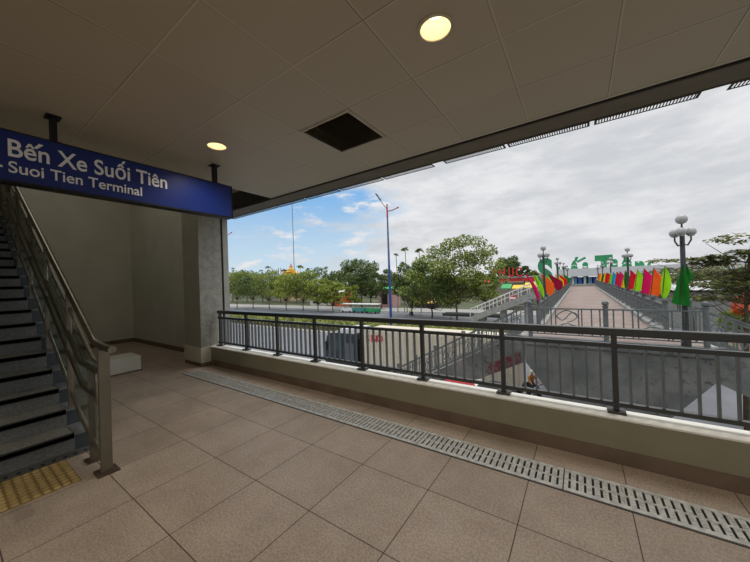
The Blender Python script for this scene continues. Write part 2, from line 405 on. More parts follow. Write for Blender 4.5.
# ------------------------------------------------------------------ staircase and its railing
TR, RI, NST = .3, .165, 24
SX, SY = -4.1, .745
st = thing('staircase', 'dark grey granite staircase rising to the left behind the blue sign', 'staircase', (SX, -.6, 0))
for k in range(NST):
    x = SX-k*TR; z = RI*(k+1)
    if x-TR < X0+.05: break
    sp = MB().box(x-TR, x, -2.6, SY, max(0, z-RI-.1) if k else 0, z-.03).build('step', STAIRG, st)
    MB().box(x-TR-.02, x+.015, -2.6, SY, z-.03, z).build('tread', STAIRT, sp)
    MB().box(x-.03, x+.018, -2.6, SY-.005, z-.031, z+.002).box(x-.001, x+.018, -2.6, SY-.005, z-.04, z).build('nosing', NOSE, sp)
    MB().box(x-TR, x+.0, SY, SY+.12, z-RI if k else 0, z-.012).build('end_tile', SIDEC, sp)
    MB().box(x-TR+.0, x+.02, SY, SY+.125, z-.012, z+.006).build('end_cap', SIDET, sp)
ns = int((SX-X0-.05)/TR)
MB().prism([(SX-TR, 0), (SX-ns*TR, 0), (SX-ns*TR, (ns-1)*RI-.1), (SX-TR, .0)], 'y', -2.6, SY+.118).build('stringer', SIDEC, st)
struct(MB().box(-4.1, -3.965, -2.6, .86, 0, .006), 'trim_stair_drain', mat('stair_drain_metal', srgb(108, 108, 104), .5, .4))
dm = MB()
for k in range(46):
    y = .8-k*.07; dm.box(-4.02, -3.99, y-.013, y+.013, .006, .0075)
struct(dm, 'trim_stair_drain_slot_shade', VOID)  # thin dark pads standing in for the shade inside the drain holes
# tactile warning tiles
for i, (ya, lab) in enumerate([(.055, 'yellow ribbed tactile tile at the stair foot, right one beside the steel post'), (-.545, 'yellow ribbed tactile tile at the stair foot, second from the steel post')]):
    t = MB().box(-3.94, -3.405, ya+.002, ya+.6-.002, 0, .005)
    t = t.build('tactile_tile', TACT, loc=(-3.7, ya+.3, 0)); tag(t, lab, 'tactile paving', 'tactile tiles at the stairs')
    dm = MB()
    for a in range(9):
        for b in range(11):
            x = -3.91+a*.0595; y = ya+.035+b*.0535
            dm.lathe([(.022, .005), (.02, .0125), (.012, .015), (.001, .0155)], (x+ (.0), y, 0), 8)
    o = dm.build('raised_dome', mat('tactile_dome', srgb(190, 162, 104), .5), t)
# stair railing
RYY = .8
K = RI/TR
def nose(x): return RI+(SX-x)*K            # nosing line height at x
sr = thing('stair_railing', 'steel stair railing with glass panels and a flat end post on the floor', 'railing', (-3.37, RYY, 0))
hx, hz = -3.6, 1.085
top_end = -10.9
MB().tube([(-3.13, RYY, 1.06), (-3.35, RYY, 1.062), (hx, RYY, hz), (hx-.1, RYY, hz+.05), (top_end, RYY, hz+(hx-top_end)*.542)], .029, 12).build('handrail', STEEL, sr, smooth=True)
ep = MB().box(-3.392, -3.355, RYY-.036, RYY+.04, .01, 1.04).build('end_post', STEELP, sr, bevel=.003)
MB().box(-3.45, -3.30, RYY-.07, RYY+.075, 0, .012).build('base_plate', mat('plate', srgb(100, 84, 70), .5, .5), ep)
sp_ = MB().box(-3.725, -3.70, RYY-.03, RYY+.02, .01, .86).build('short_post', STEELP, sr, bevel=.003)
MB().box(-3.78, -3.65, RYY-.06, RYY+.05, 0, .012).build('base_plate', mat('plate', srgb(100, 84, 70), .5, .5), sp_)
IY = .78
sl_ = .545
# inner double handrail, its two tubes joined by a bend at the lower end
MB().tube([(top_end, IY, .872+(-3.99-top_end)*sl_), (-4.0, IY, .877), (-3.93, IY, .862), (-3.6, IY, .85), (-3.50, IY, .845), (-3.455, IY, .82), (-3.445, IY, .76), (-3.445, IY, .6)], .023, 10).build('inner_handrail', STEEL, sr, smooth=True)
MB().tube([(top_end, IY, .66+(-3.96-top_end)*sl_), (-3.97, IY, .665), (-3.88, IY, .64), (-3.46, IY, .625)], .02, 10).build('inner_handrail', STEEL, sr, smooth=True)
MB().tube([(-3.445, IY, .62), (-3.445, IY, .585)], .027, 10).build('loop_cap', STEEL, sr)
MB().bar((-3.40, RYY, .085), (-4.1, RYY, .3), .03, .045).bar((-4.1, RYY, .3), (top_end, RYY, .3+(-4.1-top_end)*sl_), .03, .05).build('bottom_rail', STEELP, sr)
MB().bar((-3.40, RYY, .9), (hx-.06, RYY, .93), .02, .03).bar((hx-.06, RYY, .93), (top_end, RYY, .94+(hx-top_end)*sl_), .02, .03).build('glass_rail', STEELP, sr)
x = -4.45
while x > top_end:
    z = nose(x); zt = hz+(hx-x)*.542
    MB().box(x-.012, x+.012, RYY-.03, RYY+.03, z-.1, zt-.02).build('baluster_post', STEELP, sr)
    MB().tube([(x, IY, .965+(-3.99-x)*sl_-.115), (x, RYY, .965+(-3.99-x)*sl_-.13)], .01, 6).build('bracket', STEEL, sr)
    x -= 1.05
def gp(xa, xb):
    za = .93+(hx-.06-xa)*sl_ if xa < hx else .9
    f = lambda x: (.93+(hx-.06-x)*sl_, .33+(-4.1-x)*sl_)
    (ta, ba), (tb, bb) = f(xa), f(xb)
    MB().prism([(xa, ba+.02), (xb, bb+.02), (xb, tb-.03), (xa, ta-.03)], 'y', RYY-.005, RYY+.005).build('glass_panel', GLASS, sr)
MB().prism([(-3.405, .12), (-4.38, .46), (-4.38, 1.27), (-3.68, .9), (-3.405, .87)], 'y', RYY-.004, RYY+.004).build('glass_panel', GLASS, sr)
x = -4.47
while x-1 > top_end: gp(x, x-1.0); x -= 1.05
# low white plinth by the far wall
pl = MB().box(-7.55, -7.02, .95, 2.22, .02, .285).build('plinth', mat('white_plinth', srgb(232, 230, 218), .6, var=.03), loc=(-7.3, 1.6, 0), bevel=.004)
tag(pl, 'low white rectangular plinth on the floor behind the stair railing post', 'plinth')
MB().box(-7.56, -7.01, .95, 2.235, 0, .02).build('skirting', SKIRT, pl)

# ------------------------------------------------------------------ hanging sign
sx = -3.51
sg = thing('direction_sign', 'blue hanging direction sign with white Vietnamese and English lettering', 'sign', (sx, 1.0, 2.4))
MB().box(sx-.11, sx, -1.3, 2.075, 2.393, 2.762).build('panel', BLUE, sg)
MB().box(sx-.115, sx+.006, -1.31, 2.085, 2.378, 2.393).box(sx-.115, sx+.006, -1.31, 2.085, 2.762, 2.772).box(sx-.115, sx+.006, 2.075, 2.086, 2.378, 2.772).build('frame', BLACKM, sg)
for y in (.577, 1.915):
    h_ = MB().box(sx-.1, sx-.045, y-.02, y+.02, 2.77, CZ).build('hanger', BLACKM, sg)
    MB().box(sx-.125, sx-.02, y-.045, y+.045, CZ-.012, CZ).box(sx-.125, sx-.02, y-.04, y+.04, 2.77, 2.784).build('flange', BLACKM, h_)
def text(body, size, name, m, parent=None, place=None, extrude=.002, sxx=1., bold=0.):
    cu = bpy.data.curves.new(name, 'FONT'); cu.body = body; cu.size = size; cu.extrude = extrude; cu.offset = bold
    to = bpy.data.objects.new('t', cu); COL.objects.link(to)
    d = bpy.context.evaluated_depsgraph_get()
    me = bpy.data.meshes.new_from_object(to.evaluated_get(d)); bpy.data.objects.remove(to)
    me.transform(Matrix.Diagonal((sxx, 1, 1, 1)))
    me.materials.clear(); me.materials.append(m); me.transform(place)
    o = bpy.data.objects.new(name, me); COL.objects.link(o)
    if parent: me.transform(Matrix.Translation(-Vector(OFF[parent.name]))); o.parent = parent
    return o
def extent(o): xs = [v.co for v in o.data.vertices]; return (min(v.x for v in xs), max(v.x for v in xs), min(v.y for v in xs), max(v.y for v in xs), min(v.z for v in xs), max(v.z for v in xs))
FACE = Matrix(((0,0,1,0),(1,0,0,0),(0,1,0,0),(0,0,0,1)))      # text x -> +Y, text y -> +Z, facing +X
def sign_text(body, name, y0, y1, z, size, bold):
    o = text(body, size, name, WHITET, sg, Matrix.Translation((sx+.004, 0, 0)) @ FACE, .0015, 1., bold)
    e = extent(o); off = OFF[sg.name]
    k = (y1-y0)/(e[3]-e[2])
    for v in o.data.vertices: v.co.y = (v.co.y-e[2])*k + y0-off[1]; v.co.z += z
    return o
def syz(px, py):
    d = ray(px, py); q = d*(sx/d.x) + Vector((0, 0, H)); return q.y, q.z
pA, pB = syz(8, 158), syz(167, 187)
o = sign_text('Bên Xe Suối Tiên', 'lettering', pA[0], pB[0], (pA[1]+pB[1])/2, .185, .0025)
ay, az = syz(37.6, 146.3)
MB().prism([(ay-.02, az-.018), (ay-.006, az-.026), (ay+.032, az+.016), (ay+.008, az+.022)], 'x', sx, sx+.004).build('acute_mark', WHITET, sg)
qA, qB = syz(8.5, 172), syz(142, 196)
sign_text('Suoi Tien Terminal', 'lettering', qA[0], qB[0], (qA[1]+qB[1])/2, .122, .0012)
MB().box(sx, sx+.003, .255, syz(2.5, 166)[0], syz(2, 166)[1]-.008, syz(2, 166)[1]+.008).build('dash_mark', WHITET, sg)

# ------------------------------------------------------------------ outside: street
def plane(name, x0, x1, y0, y1, z, m): return struct(MB().box(x0, x1, y0, y1, z-.3, z), name, m)
plane('ground', -900, 700, -30, 1500, GZ-.03, GRASS)
plane('road_near', -400, 300, 6, 35, GZ, ROAD)
plane('road_far', -400, 300, 51, 67, GZ, ROAD)
plane('pavement', -400, 300, 67.2, 76, GZ+.12, mat('pavement', srgb(150, 148, 142), .85))
struct(MB().box(-400, 300, 34.8, 35.1, GZ, GZ+.2).box(-400, 300, 51, 51.3, GZ, GZ+.2).box(-400, 300, 66.9, 67.2, GZ, GZ+.16), 'trim_kerb', KERB)
plane('planting_strip', -400, 300, 35.1, 51, GZ+.12, mat('soil', srgb(96, 84, 62), .9))

# ------------------------------------------------------------------ leaves
def leaves(mb, n, blobs, size, flat=.6, shell=.5):
    w = [b[1]*b[2]*b[3] for b in blobs]; 
    for _ in range(n):
        c, rx, ry, rz = random.choices(blobs, w)[0]
        while True:
            p = Vector((random.uniform(-1,1), random.uniform(-1,1), random.uniform(-1,1)))
            l = p.length
            if shell*random.random() < l <= 1: break
        q = Vector(c) + Vector((p.x*rx, p.y*ry, p.z*rz))
        nrm = Vector((random.gauss(0, 1), random.gauss(0, 1), random.gauss(0, 1)+flat*1.5)).normalized()
        a = nrm.orthogonal().normalized(); a = (Matrix.Rotation(random.random()*6.28, 3, nrm) @ a); b = nrm.cross(a)
        s = size*random.uniform(.6, 1.3); o = len(mb.v)
        mb.v += [q-a*s, q+b*s*.45+nrm*s*.12, q+a*s, q-b*s*.45+nrm*s*.12]; mb.f.append((o, o+1, o+2, o+3))
def tree(label, x, y, ztop, r, zlow, n=2200, lm=LEAFA, size=.32, nb=9, bark=BARK, group=None, flat=.6, name='tree', base=GZ, tr=.16, spread=1., sq=.62, clumps=None):
    return _tree(label, x, y, ztop, r, zlow, n, lm, size, nb, bark, group, flat, name, base, tr, spread, sq, clumps)
def _tree(label, x, y, ztop, r, zlow, n=2200, lm=LEAFA, size=.32, nb=9, bark=BARK, group=None, flat=.6, name='tree', base=GZ, tr=.16, spread=1., sq=.62, clumps=None):
    """trunk rising from base, forked boughs, crown of leaf clumps between zlow and ztop"""
    t = thing(name, label, 'tree', (x, y, base), group)
    tk = MB(); zf = zlow+.1*(ztop-zlow)
    tk.tube([(x, y, base), (x+random.uniform(-.1,.1), y, base+(zf-base)*.5), (x+random.uniform(-.2,.2), y, zf)], tr, 7, r1=tr*.7)
    blobs = []
    cz = (zlow+ztop)/2; hz_ = (ztop-zlow)/2
    for i in range(nb):
        a = 2.4*i+random.random(); f = (i+.5)/nb
        z = zlow + (ztop-zlow)*(.2+.68*f)
        k = math.sqrt(max(.05, 1-((z-cz)/hz_)**2))*spread
        rr = r*k*random.uniform(.35, .85)
        c = Vector((x+math.cos(a)*rr, y+math.sin(a)*rr*.8, z))
        b = r*random.uniform(.24, .44)
        if clumps: c, b = clumps[i]
        blobs.append((c, b, b, b*sq))
        m_ = Vector((x, y, zf)).lerp(c, .5)+Vector((0, 0, -.1*(ztop-zlow)))
        tk.tube([(x, y, zf-.1), m_, c], tr*.45, 5, r1=tr*.15)
    tk.build('trunk', bark, t)
    lv = MB(); leaves(lv, n, blobs, size, flat); lv.build('foliage', lm, t)
    return t
ORD = ['first', 'second', 'third', 'fourth', 'fifth', 'sixth', 'seventh', 'eighth', 'ninth', 'tenth', 'eleventh', 'twelfth', 'thirteenth', 'fourteenth', 'fifteenth']
# row of street trees on the far side of the road: (px, top py, width px, low py, material)
row = [(236, 268, 26, 300, LEAFA), (252, 271, 28, 300, LEAFB), (268, 267, 28, 301, LEAFA), (285, 270, 28, 301, LEAFC), (302, 268, 28, 302, LEAFA), (317, 276, 22, 304, LEAFC), (332, 279, 22, 305, LEAFC)]
for i, (px, pt, w, pl_, lm) in enumerate(row):
    Y = 62+random.uniform(-1.2, 1.2); p = at(px, pt, Y); q = at(px, pl_, Y); dist = (p-Vector((0,0,H))).dot(FW)
    tree('leafy street tree beyond the road, '+ORD[i]+' of the front row counted from the concrete column', p.x, Y, p.z, w/2*dist/300*1.4, q.z-.9, 2600, lm, .34, 20, BARK, 'street trees across the road', tr=.16, sq=.4)
row2 = [(232, 272, 26, 296, LEAFB), (246, 269, 26, 296, LEAFB), (262, 272, 30, 297, LEAFB), (280, 275, 26, 297, LEAFB), (296, 272, 30, 297, LEAFB), (314, 267, 36, 297, LEAFB), (332, 270, 28, 298, LEAFB), (370, 280, 26, 299, LEAFB), (395, 282, 26, 299, LEAFB)]
for i, (px, pt, w, pl_, lm) in enumerate(row2):
    Y = 90+random.uniform(-3, 3); p = at(px, pt, Y); q = at(px, pl_, Y); dist = (p-Vector((0,0,H))).dot(FW)
    tree('darker tree behind the street trees, '+ORD[i]+' of the back row counted from the concrete column', p.x, Y, p.z, w/2*dist/300*1.2, q.z, 1500, lm, .55, 12, BARK, 'trees of the back row', tr=.25)
def ptree(label, px, pt, w, pl_, Y, n, lm, size, nb=14, bark=BARK, **kw):
    p = at(px, pt, Y); q = at(px, pl_, Y); dist = (p-Vector((0,0,H))).dot(FW)
    return tree(label, p.x, Y, p.z, w/2*dist/300, q.z, n, lm, size, nb, bark, **kw)
ptree('dense dark tree with a rounded crown just left of the blue lamp post', 360, 257, 44, 294, 76, 3600, LEAFB, .42, 20, tr=.28)
ptree('smaller loose tree directly behind the blue lamp post', 380, 264, 24, 300, 72, 1400, LEAFB, .38, 10, tr=.22)
ptree('low bushy tree right of the blue lamp post under the papaya palms', 410, 258, 46, 313, 60, 3800, LEAFB, .32, 14, tr=.2)
ptree('low bright green tree in front of the dense dark tree', 350, 284, 22, 306, 68, 1200, LEAFC, .36, 9, tr=.15)
cl_ = []
for px, py, pr in [(414, 276, 12), (425, 263, 13), (438, 253, 13), (452, 245, 12), (464, 241, 11), (477, 242, 10), (487, 251, 11), (478, 258, 14), (462, 260, 16), (442, 268, 16), (495, 266, 11), (470, 276, 16), (450, 284, 15), (428, 284, 13), (487, 282, 13), (500, 279, 9), (458, 296, 12), (476, 294, 11), (436, 296, 11), (420, 298, 12), (446, 301, 9), (490, 295, 10), (405, 291, 9)]:
    Y = 56+random.uniform(-2.5, 2.5); cl_.append((at(px, py, Y), pr*(at(px, py, Y)-Vector((0, 0, H))).dot(FW)/300))
ptree('large spreading tree in the middle of the view behind the dark canopy', 454, 235, 104, 304, 56, 8600, LEAFA, .30, len(cl_), tr=.2, sq=.62, clumps=cl_)
ptree('lower olive tree crowding the left side of the large spreading tree', 430, 256, 56, 314, 57, 3800, LEAFB, .30, 14, tr=.2)
ptree('yellowish tree at the right foot of the large spreading tree', 484, 268, 30, 304, 58, 1600, LEAFC, .30, 14, tr=.2)
ptree('dark round distant tree behind the red letters', 505, 256, 30, 280, 110, 2400, LEAFB, .5, 14, tr=.4)
ptree('small distant tree right of the red letters', 524, 265, 18, 282, 112, 1000, LEAFB, .5, 8, tr=.3)
ptree('small green distant tree at the left of the letter S', 533, 270, 12, 284, 112, 700, LEAFC, .5, 8, tr=.3)
# papaya-like palms that poke above the crowns
def palm(label, px, pt, Y, r, m=LEAFB):
    p = at(px, pt, Y); t = thing('palm', label, 'palm', (p.x, Y, GZ), 'slender palms above the tree tops')
    MB().tube([(p.x, Y, GZ), (p.x+.15, Y, (GZ+p.z)/2), (p.x, Y, p.z-.1)], .14, 6, r1=.09).build('trunk', PBARK, t)
    mb = MB()
    for k in range(13):
        a = k*2.4; el = random.uniform(-.2, .9); L = r*random.uniform(.8, 1.15)
        d = Vector((math.cos(a)*math.cos(el), math.sin(a)*math.cos(el), math.sin(el))); sd = Vector((-math.sin(a), math.cos(a), 0))
        c = Vector((p.x, Y, p.z-.1)); prev = [c-sd*.05, c+sd*.05]
        for j in range(1, 5):
            f = j/4; q = c+d*L*f+Vector((0, 0, -L*.45*f*f)); w = .34*r*math.sin(PI*min(.95, f*.85+.1))+.02
            cur = [q-sd*w, q+sd*w]; o = len(mb.v); mb.v += [prev[0], prev[1], cur[1], cur[0]]; mb.f.append((o, o+1, o+2, o+3)); prev = cur
    mb.build('frond_crown', m, t)
pal = [(233, 268, 80, 1.0), (242, 270, 80, 1.1), (236, 274, 84, 1.2), (250, 273, 82, 1.2), (261, 270, 84, 1.2), (268, 267, 80, 1.7), (274, 272, 84, 1.7), (284, 270, 82, 1.5), (300, 266, 86, 1.9), (308, 269, 84, 1.3), (326, 267, 80, 1.0)]
for i, (px, pt, Y, r) in enumerate(pal):
    palm('slender palm tuft above the street trees, '+ORD[i]+' from the concrete column', px, pt, Y, r)
for px, pt, lab in ((405, 248, 'tallest slender palm tuft right of the blue lamp post'), (396, 254, 'small slender palm tuft close right of the blue lamp post'), (419, 249, 'slender palm tuft nearest the large spreading tree'), (403, 263, 'lower palm tuft in front of the two tall ones')):
    palm(lab, px, pt, 66, 1.25 if px != 396 else .8)
# hedge along the median
hd = thing('hedge', 'long clipped green hedge along the median behind the truck', 'hedge', (-40, 38.6, GZ))
mb = MB()
for a in range(0, 26):
    x = -90+a*3.3; leaves(mb, 420, [((x+1.6, 38.6, GZ+.8), 2.1, 2.9, .85)], .3, .9, .6)
mb.build('foliage', leaf_mat('leaf_hedge', srgb(96, 110, 46), srgb(166, 170, 84), .7), hd)
# mounds of undergrowth and far greenery
for i, (px, pt, w, Y, lab, lm) in enumerate([(420, 272, 60, 120, 'distant green thicket on the skyline right of the blue lamp post', LEAFB), (375, 272, 50, 125, 'distant green thicket on the skyline behind the blue lamp post', LEAFB), (300, 277, 70, 125, 'distant green thicket below the golden roof', LEAFA), (250, 279, 50, 125, 'distant green thicket beside the concrete column', LEAFA), (470, 274, 40, 125, 'distant green thicket behind the large spreading tree', LEAFB), (340, 272, 40, 128, 'distant green thicket left of the dense dark tree', LEAFA)]):
    p = at(px, pt, Y); dist = (p-Vector((0,0,H))).dot(FW); r = w/2*dist/300
    t = thing('thicket', lab, 'trees', (p.x, Y, GZ), 'distant thickets')
    mb = MB(); leaves(mb, 1800, [((p.x+(k-2)*r*.45, Y, (GZ+p.z)/2), r*.35, r*.3, (p.z-GZ)/2*random.uniform(.75, 1.)) for k in range(5)], .75, .6, .7)
    mb.build('foliage', lm, t)
    MB().tube([(p.x, Y, GZ), (p.x, Y, (GZ+p.z)/2)], .3, 6).build('trunk', BARK, t)

# ------------------------------------------------------------------ blue street lamps
POLEB = mat('lamp_blue', srgb(44, 74, 140), .5, .1); POLEG = mat('lamp_grey', srgb(130, 136, 140), .5, .2); REDP = mat('lamp_red', srgb(196, 66, 70), .5)
def street_lamp(label, x, y, ztop):
    t = thing('street_lamp', label, 'street lamp', (x, y, GZ), 'tall roadside lamps')
    zm = GZ+(ztop-GZ)*.6
    MB().tube([(x, y, GZ), (x, y, zm)], .16, 8, r1=.12).build('pole', POLEB, t, smooth=True)
    MB().tube([(x, y, zm), (x, y, ztop-1)], .12, 8, r1=.08).build('upper_pole', mat('lamp_bluegrey', srgb(84, 112, 150), .5, .1), t, smooth=True)
    MB().tube([(x, y, ztop-1.2), (x, y, ztop+.2)], .1, 8, r1=.07).tube([(x, y, ztop-.55), (x+.6, y+.0, ztop-.55), (x+1.25, y, ztop-.4)], .05, 6).build('red_collar', REDP, t, smooth=True)
    MB().tube([(x, y, ztop-.35), (x-.35, y-.1, ztop+.15), (x-.75, y-.2, ztop+.75)], .045, 6).build('arm', POLEG, t)
    MB().add([Vector(p) for p in ((x-.7, y-.3, ztop+.68), (x-.7, y-.05, ztop+.68), (x-1.2, y-.1, ztop+1.42), (x-1.2, y-.38, ztop+1.42), (x-.66, y-.3, ztop+.78), (x-.66, y-.05, ztop+.78), (x-1.12, y-.1, ztop+1.48), (x-1.12, y-.38, ztop+1.48))], [(0,1,2,3),(4,5,6,7),(0,1,5,4),(1,2,6,5),(2,3,7,6),(3,0,4,7)]).build('lamp_head', mat('lamp_head', srgb(90, 84, 80), .5), t)
    MB().ball((x+1.3, y, ztop-.38), .1).build('red_finial', REDP, t)
    return t
p = at(387, 206, 27); street_lamp('tall blue and grey street lamp rising behind the truck', p.x, 27, p.z)
q = atz(226.6, 233, p.z); street_lamp('street lamp mostly hidden behind the concrete column, red arm tip showing', q.x, q.y, p.z+.3)
# mast and golden temple roof
GOLD = mat('golden_roof', srgb(214, 168, 60), .5, .1, var=.2)
p = at(291, 266, 105); t = thing('temple', 'temple with tiered golden roof rising above the street trees', 'temple', (p.x, 105, GZ))
MB().box(p.x-4.5, p.x+4.5, 100.5, 109.5, GZ, p.z-4.6).build('wall', mat('temple_wall', srgb(214, 190, 150), .7), t)
for k, (w, z) in enumerate(((5.6, -4.6), (3.8, -3.2), (2.3, -1.9))):
    MB().lathe([(w, p.z+z), (w*.62, p.z+z+.5), (w*.4, p.z+z+1.3)], (p.x, 105, 0), 4).build('roof', GOLD, t)
for dx, dz, w in ((-3.4, -2.2, 1.2), (3.2, -2.6, 1.1), (-5.2, -3.4, .9), (5., -3.6, .9)):
    MB().lathe([(w, p.z+dz-1.6), (w*.7, p.z+dz-.8), (w*.3, p.z+dz), (.06, p.z+dz+1.)], (p.x+dx, 105, 0), 6).build('side_spire', GOLD, t)
MB().prism([(p.x-6, p.z-4.2), (p.x+6, p.z-4.4), (p.x+4.5, p.z-2.9), (p.x+1.5, p.z-2.1), (p.x-1.5, p.z-2.1), (p.x-4.5, p.z-2.7)], 'y', 103.5, 104.5).build('gable', GOLD, t)
MB().lathe([(.9, p.z-.7), (.7, p.z), (.35, p.z+.5), (.12, p.z+1.4)], (p.x, 105, 0), 8).build('spire', mat('spire_orange', srgb(200, 130, 80), .6), t)
mp = at(294.2, 268, 120); tag(MB().tube([(mp.x, 120, GZ), (mp.x, 120, 62)], .24, 6, r1=.14).build('mast', mat('mast_grey', srgb(110, 120, 128), .6), loc=(mp.x, 120, GZ)), 'tall thin grey mast standing up into the sky near the golden roof', 'mast')
# two pale chimneys-like posts left of the temple
for k, px in enumerate((278.5, 280.8)):
    q = at(px, 268, 110); tag(MB().tube([(q.x, 110, GZ), (q.x, 110, q.z)], .22, 6).build('pale_post', PBARK, loc=(q.x, 110, GZ)), ('left' if k == 0 else 'right')+' of two thin pale posts left of the golden roof', 'post')

# ------------------------------------------------------------------ footbridge
DZ, BY = -.8, 13.1
struct(MB().box(-1.9, 3.3, BY, 15.7, DZ-.3, DZ-.012).box(-1.75, 2.85, 15.7, 76, DZ-.35, DZ-.012), 'bridge_deck', CONC2)
struct(MB().box(-1.9, 3.3, BY+.25, 15.7, DZ-.012, DZ).box(-1.4, 2.45, 15.7, 76, DZ-.012, DZ), 'bridge_paving', PAVER)
struct(MB().box(-1.75, -1.4, 15.7, 76, DZ-.012, DZ+.16).box(2.45, 2.85, 15.7, 76, DZ-.012, DZ+.16), 'bridge_kerb', CONC2)
struct(MB().prism([(-1.88, DZ-.31), (3.28, DZ-.31), (3.28, -1.84), (1.5, -4.1), (1.35, -4.6), (1.35, GZ), (-.1, GZ), (-.1, -4.6), (-.25, -4.1), (-1.86, -1.82)], 'y', BY+.03, BY+.8), 'bridge_pier', CONC)
struct(MB().box(-1.9, 3.3, BY-.02, BY+.26, DZ-.3, DZ-.0), 'bridge_edge_beam', CONC)
for yy in (38, 62): struct(MB().box(-.2, 1.3, yy, yy+.9, GZ, DZ-.35).box(-1.6, 2.7, yy-.1, yy+1, DZ-1.1, DZ-.35), 'bridge_column', CONC2)
def ballpost(mb, x, y, z0, z1, r=.075):
    mb.tube([(x, y, z0), (x, y, z1-.16)], r, 12); mb.lathe([(r, z1-.17), (r*1.25, z1-.15), (r*1.25, z1-.12), (r*.7, z1-.1), (r*1.3, z1-.07), (r*1.45, z1-.02), (r*1.1, z1+.04), (.001, z1+.06)], (x, y, 0), 14)
def scroll(c, w, h, ux, parent, slope=0.):
    """S-shaped leaf scroll inside an oval, in the plane of ux and up"""
    c = Vector(c); u = Vector(ux); mb = MB()
    P = lambda a, b: c+u*a+Vector((0, 0, b+a*slope))
    mb.tube([P(-w/2+w*f, h*.5*math.sin(PI*f)**.8) for f in [i/12 for i in range(13)]], .02, 5)
    mb.tube([P(-w/2+w*f, -h*.36*math.sin(2*PI*f*.95)) for f in [i/14 for i in range(15)]], .02, 5)
    mb.tube([P(-w/2+w*f, -h*.5*math.sin(PI*f)**.8) for f in [i/12 for i in range(6, 13)]], .018, 5)
    return mb.build('scroll', BRAIL, parent)
# railing across the near end of the landing
lr = thing('landing_railing', 'grey railing with round ball finials and leaf scrolls across the near end of the footbridge', 'railing', (.7, BY+.1, DZ))
LY = BY+.1
for x in (-1.66, .71, 3.14):
    mb = MB(); ballpost(mb, x, LY, DZ, .55); mb.build('post', BRAIL, lr, smooth=True)
MB().bar((-1.66, LY, .3), (3.14, LY, .3), .06, .05).build('top_rail', BRAIL, lr)
MB().bar((-1.66, LY, -.66), (3.14, LY, -.66), .05, .04).build('bottom_rail', BRAIL, lr)
for x0 in (-1.66, .71):
    d = 2.4
    for f in ((.1, .2, .3, .36, .66, .7, .82, .92) if x0 < 0 else (.09, .2, .3, .36, .66, .7, .82, .92)):
        MB().bar((x0+d*f, LY, -.64), (x0+d*f, LY, .28), .042, .03).build('baluster', BRAIL, lr)
    scroll((x0+d*.51, LY, .03), .66, .42, (1,0,0), lr); scroll((x0+d*.51, LY, -.42), .66, .36, (1,0,0), lr)
# long side railings
def side_rail(x, y0, y1, label):
    r = thing('bridge_railing', label, 'railing', (x, y0, DZ), 'long footbridge railings')
    MB().bar((x, y0, .3), (x, y1, .3), .07, .06).build('top_rail', BRAIL, r)
    MB().bar((x, y0, .06), (x, y1, .06), .05, .03).build('middle_rail', BRAIL, r)
    MB().bar((x, y0, -.56), (x, y1, -.56), .05, .04).build('bottom_rail', BRAIL, r)
    y = y0; k = 0; rest = MB(); nb = 0
    while y < y1:
        if k % 9 == 0:
            mb = MB(); ballpost(mb, x, y, DZ+.1, .5); mb.build('post', BRAIL, r, smooth=True)
        else:
            nb += 1
            if nb <= 96: MB().box(x-.018, x+.018, y-.022, y+.022, -.56, .3).build('baluster', BRAIL, r)
            else: rest.box(x-.018, x+.018, y-.022, y+.022, -.56, .3)
        y += .25; k += 1
    tag(rest.build('baluster_run', BRAIL, r), kind='stuff')
side_rail(-1.6, 15.6, 76, 'grey metal railing along the left side of the footbridge deck')
side_rail(2.65, 15.6, 76, 'grey metal railing along the right side of the footbridge deck')
struct(MB().box(-1.8, 2.9, 76, 76.3, DZ-.3, DZ+.55), 'bridge_end_wall', CONC2)
# flights of stairs left and right
def flight(sgn, x0, label, lab_r):
    t = thing('bridge_staircase', label, 'staircase', (x0, 14.4, GZ))
    run, rise = .3, .1625; n = int(round((DZ-GZ)/rise)); L = n*run; xe = x0+sgn*L; s = rise/run
    for i, (ya, yb) in enumerate(((BY+.02, BY+.24), (15.5, 15.7))):
        MB().prism([(x0, DZ+.0), (x0+sgn*.25, DZ+.03), (xe, GZ+.12), (xe, GZ), (xe-sgn*1.6, GZ), (x0, -1.82)], 'y', ya, yb).build('stringer', CONC, t)
    for k in range(1, n):
        x = x0+sgn*run*(k-1); z = DZ-k*rise
        a, b = sorted((x, x+sgn*(run+.02)))
        MB().box(a, b, BY+.24, 15.5, z-rise-.12, z).build('step', CONC2, t)
    for i, y in enumerate((BY+.12, 15.6)):
        r = thing('stair_railing', lab_r+(' on its near side' if i == 0 else ' on its far side'), 'railing', (x0, y, DZ), 'footbridge stair railings')
        P = lambda d, z: (x0+sgn*d, y, z-d*s)
        MB().bar(P(.1, .3), P(L, .3), .06, .06).build('top_rail', BRAIL, r)
        MB().bar(P(.1, .05), P(L, .05), .04, .03).build('middle_rail', BRAIL, r)
        MB().bar(P(.1, -.6), P(L, -.6), .05, .05).build('bottom_rail', BRAIL, r)
        d = .25; k = 1
        if i == 1:
            mb = MB(); ballpost(mb, x0, y, DZ, .5); mb.build('post', BRAIL, r, smooth=True)
        while d < L:
            if k % 12 == 0:
                mb = MB(); q = P(d, 0); ballpost(mb, q[0], y, q[2]-.75, q[2]+.52, .07); mb.build('post', BRAIL, r, smooth=True)
            elif k % 6 == 3:
                scroll(P(d, -.28), .3, .5, (1,0,0), r, -sgn*s)
            else:
                q = P(d, 0); MB().box(q[0]-.02, q[0]+.02, y-.018, y+.018, q[2]-.6, q[2]+.3).build('baluster', BRAIL, r)
            d += .2; k += 1
flight(-1, -1.9, 'weathered concrete flight of stairs descending left from the footbridge landing', 'sloping grey railing of the left footbridge stairs')
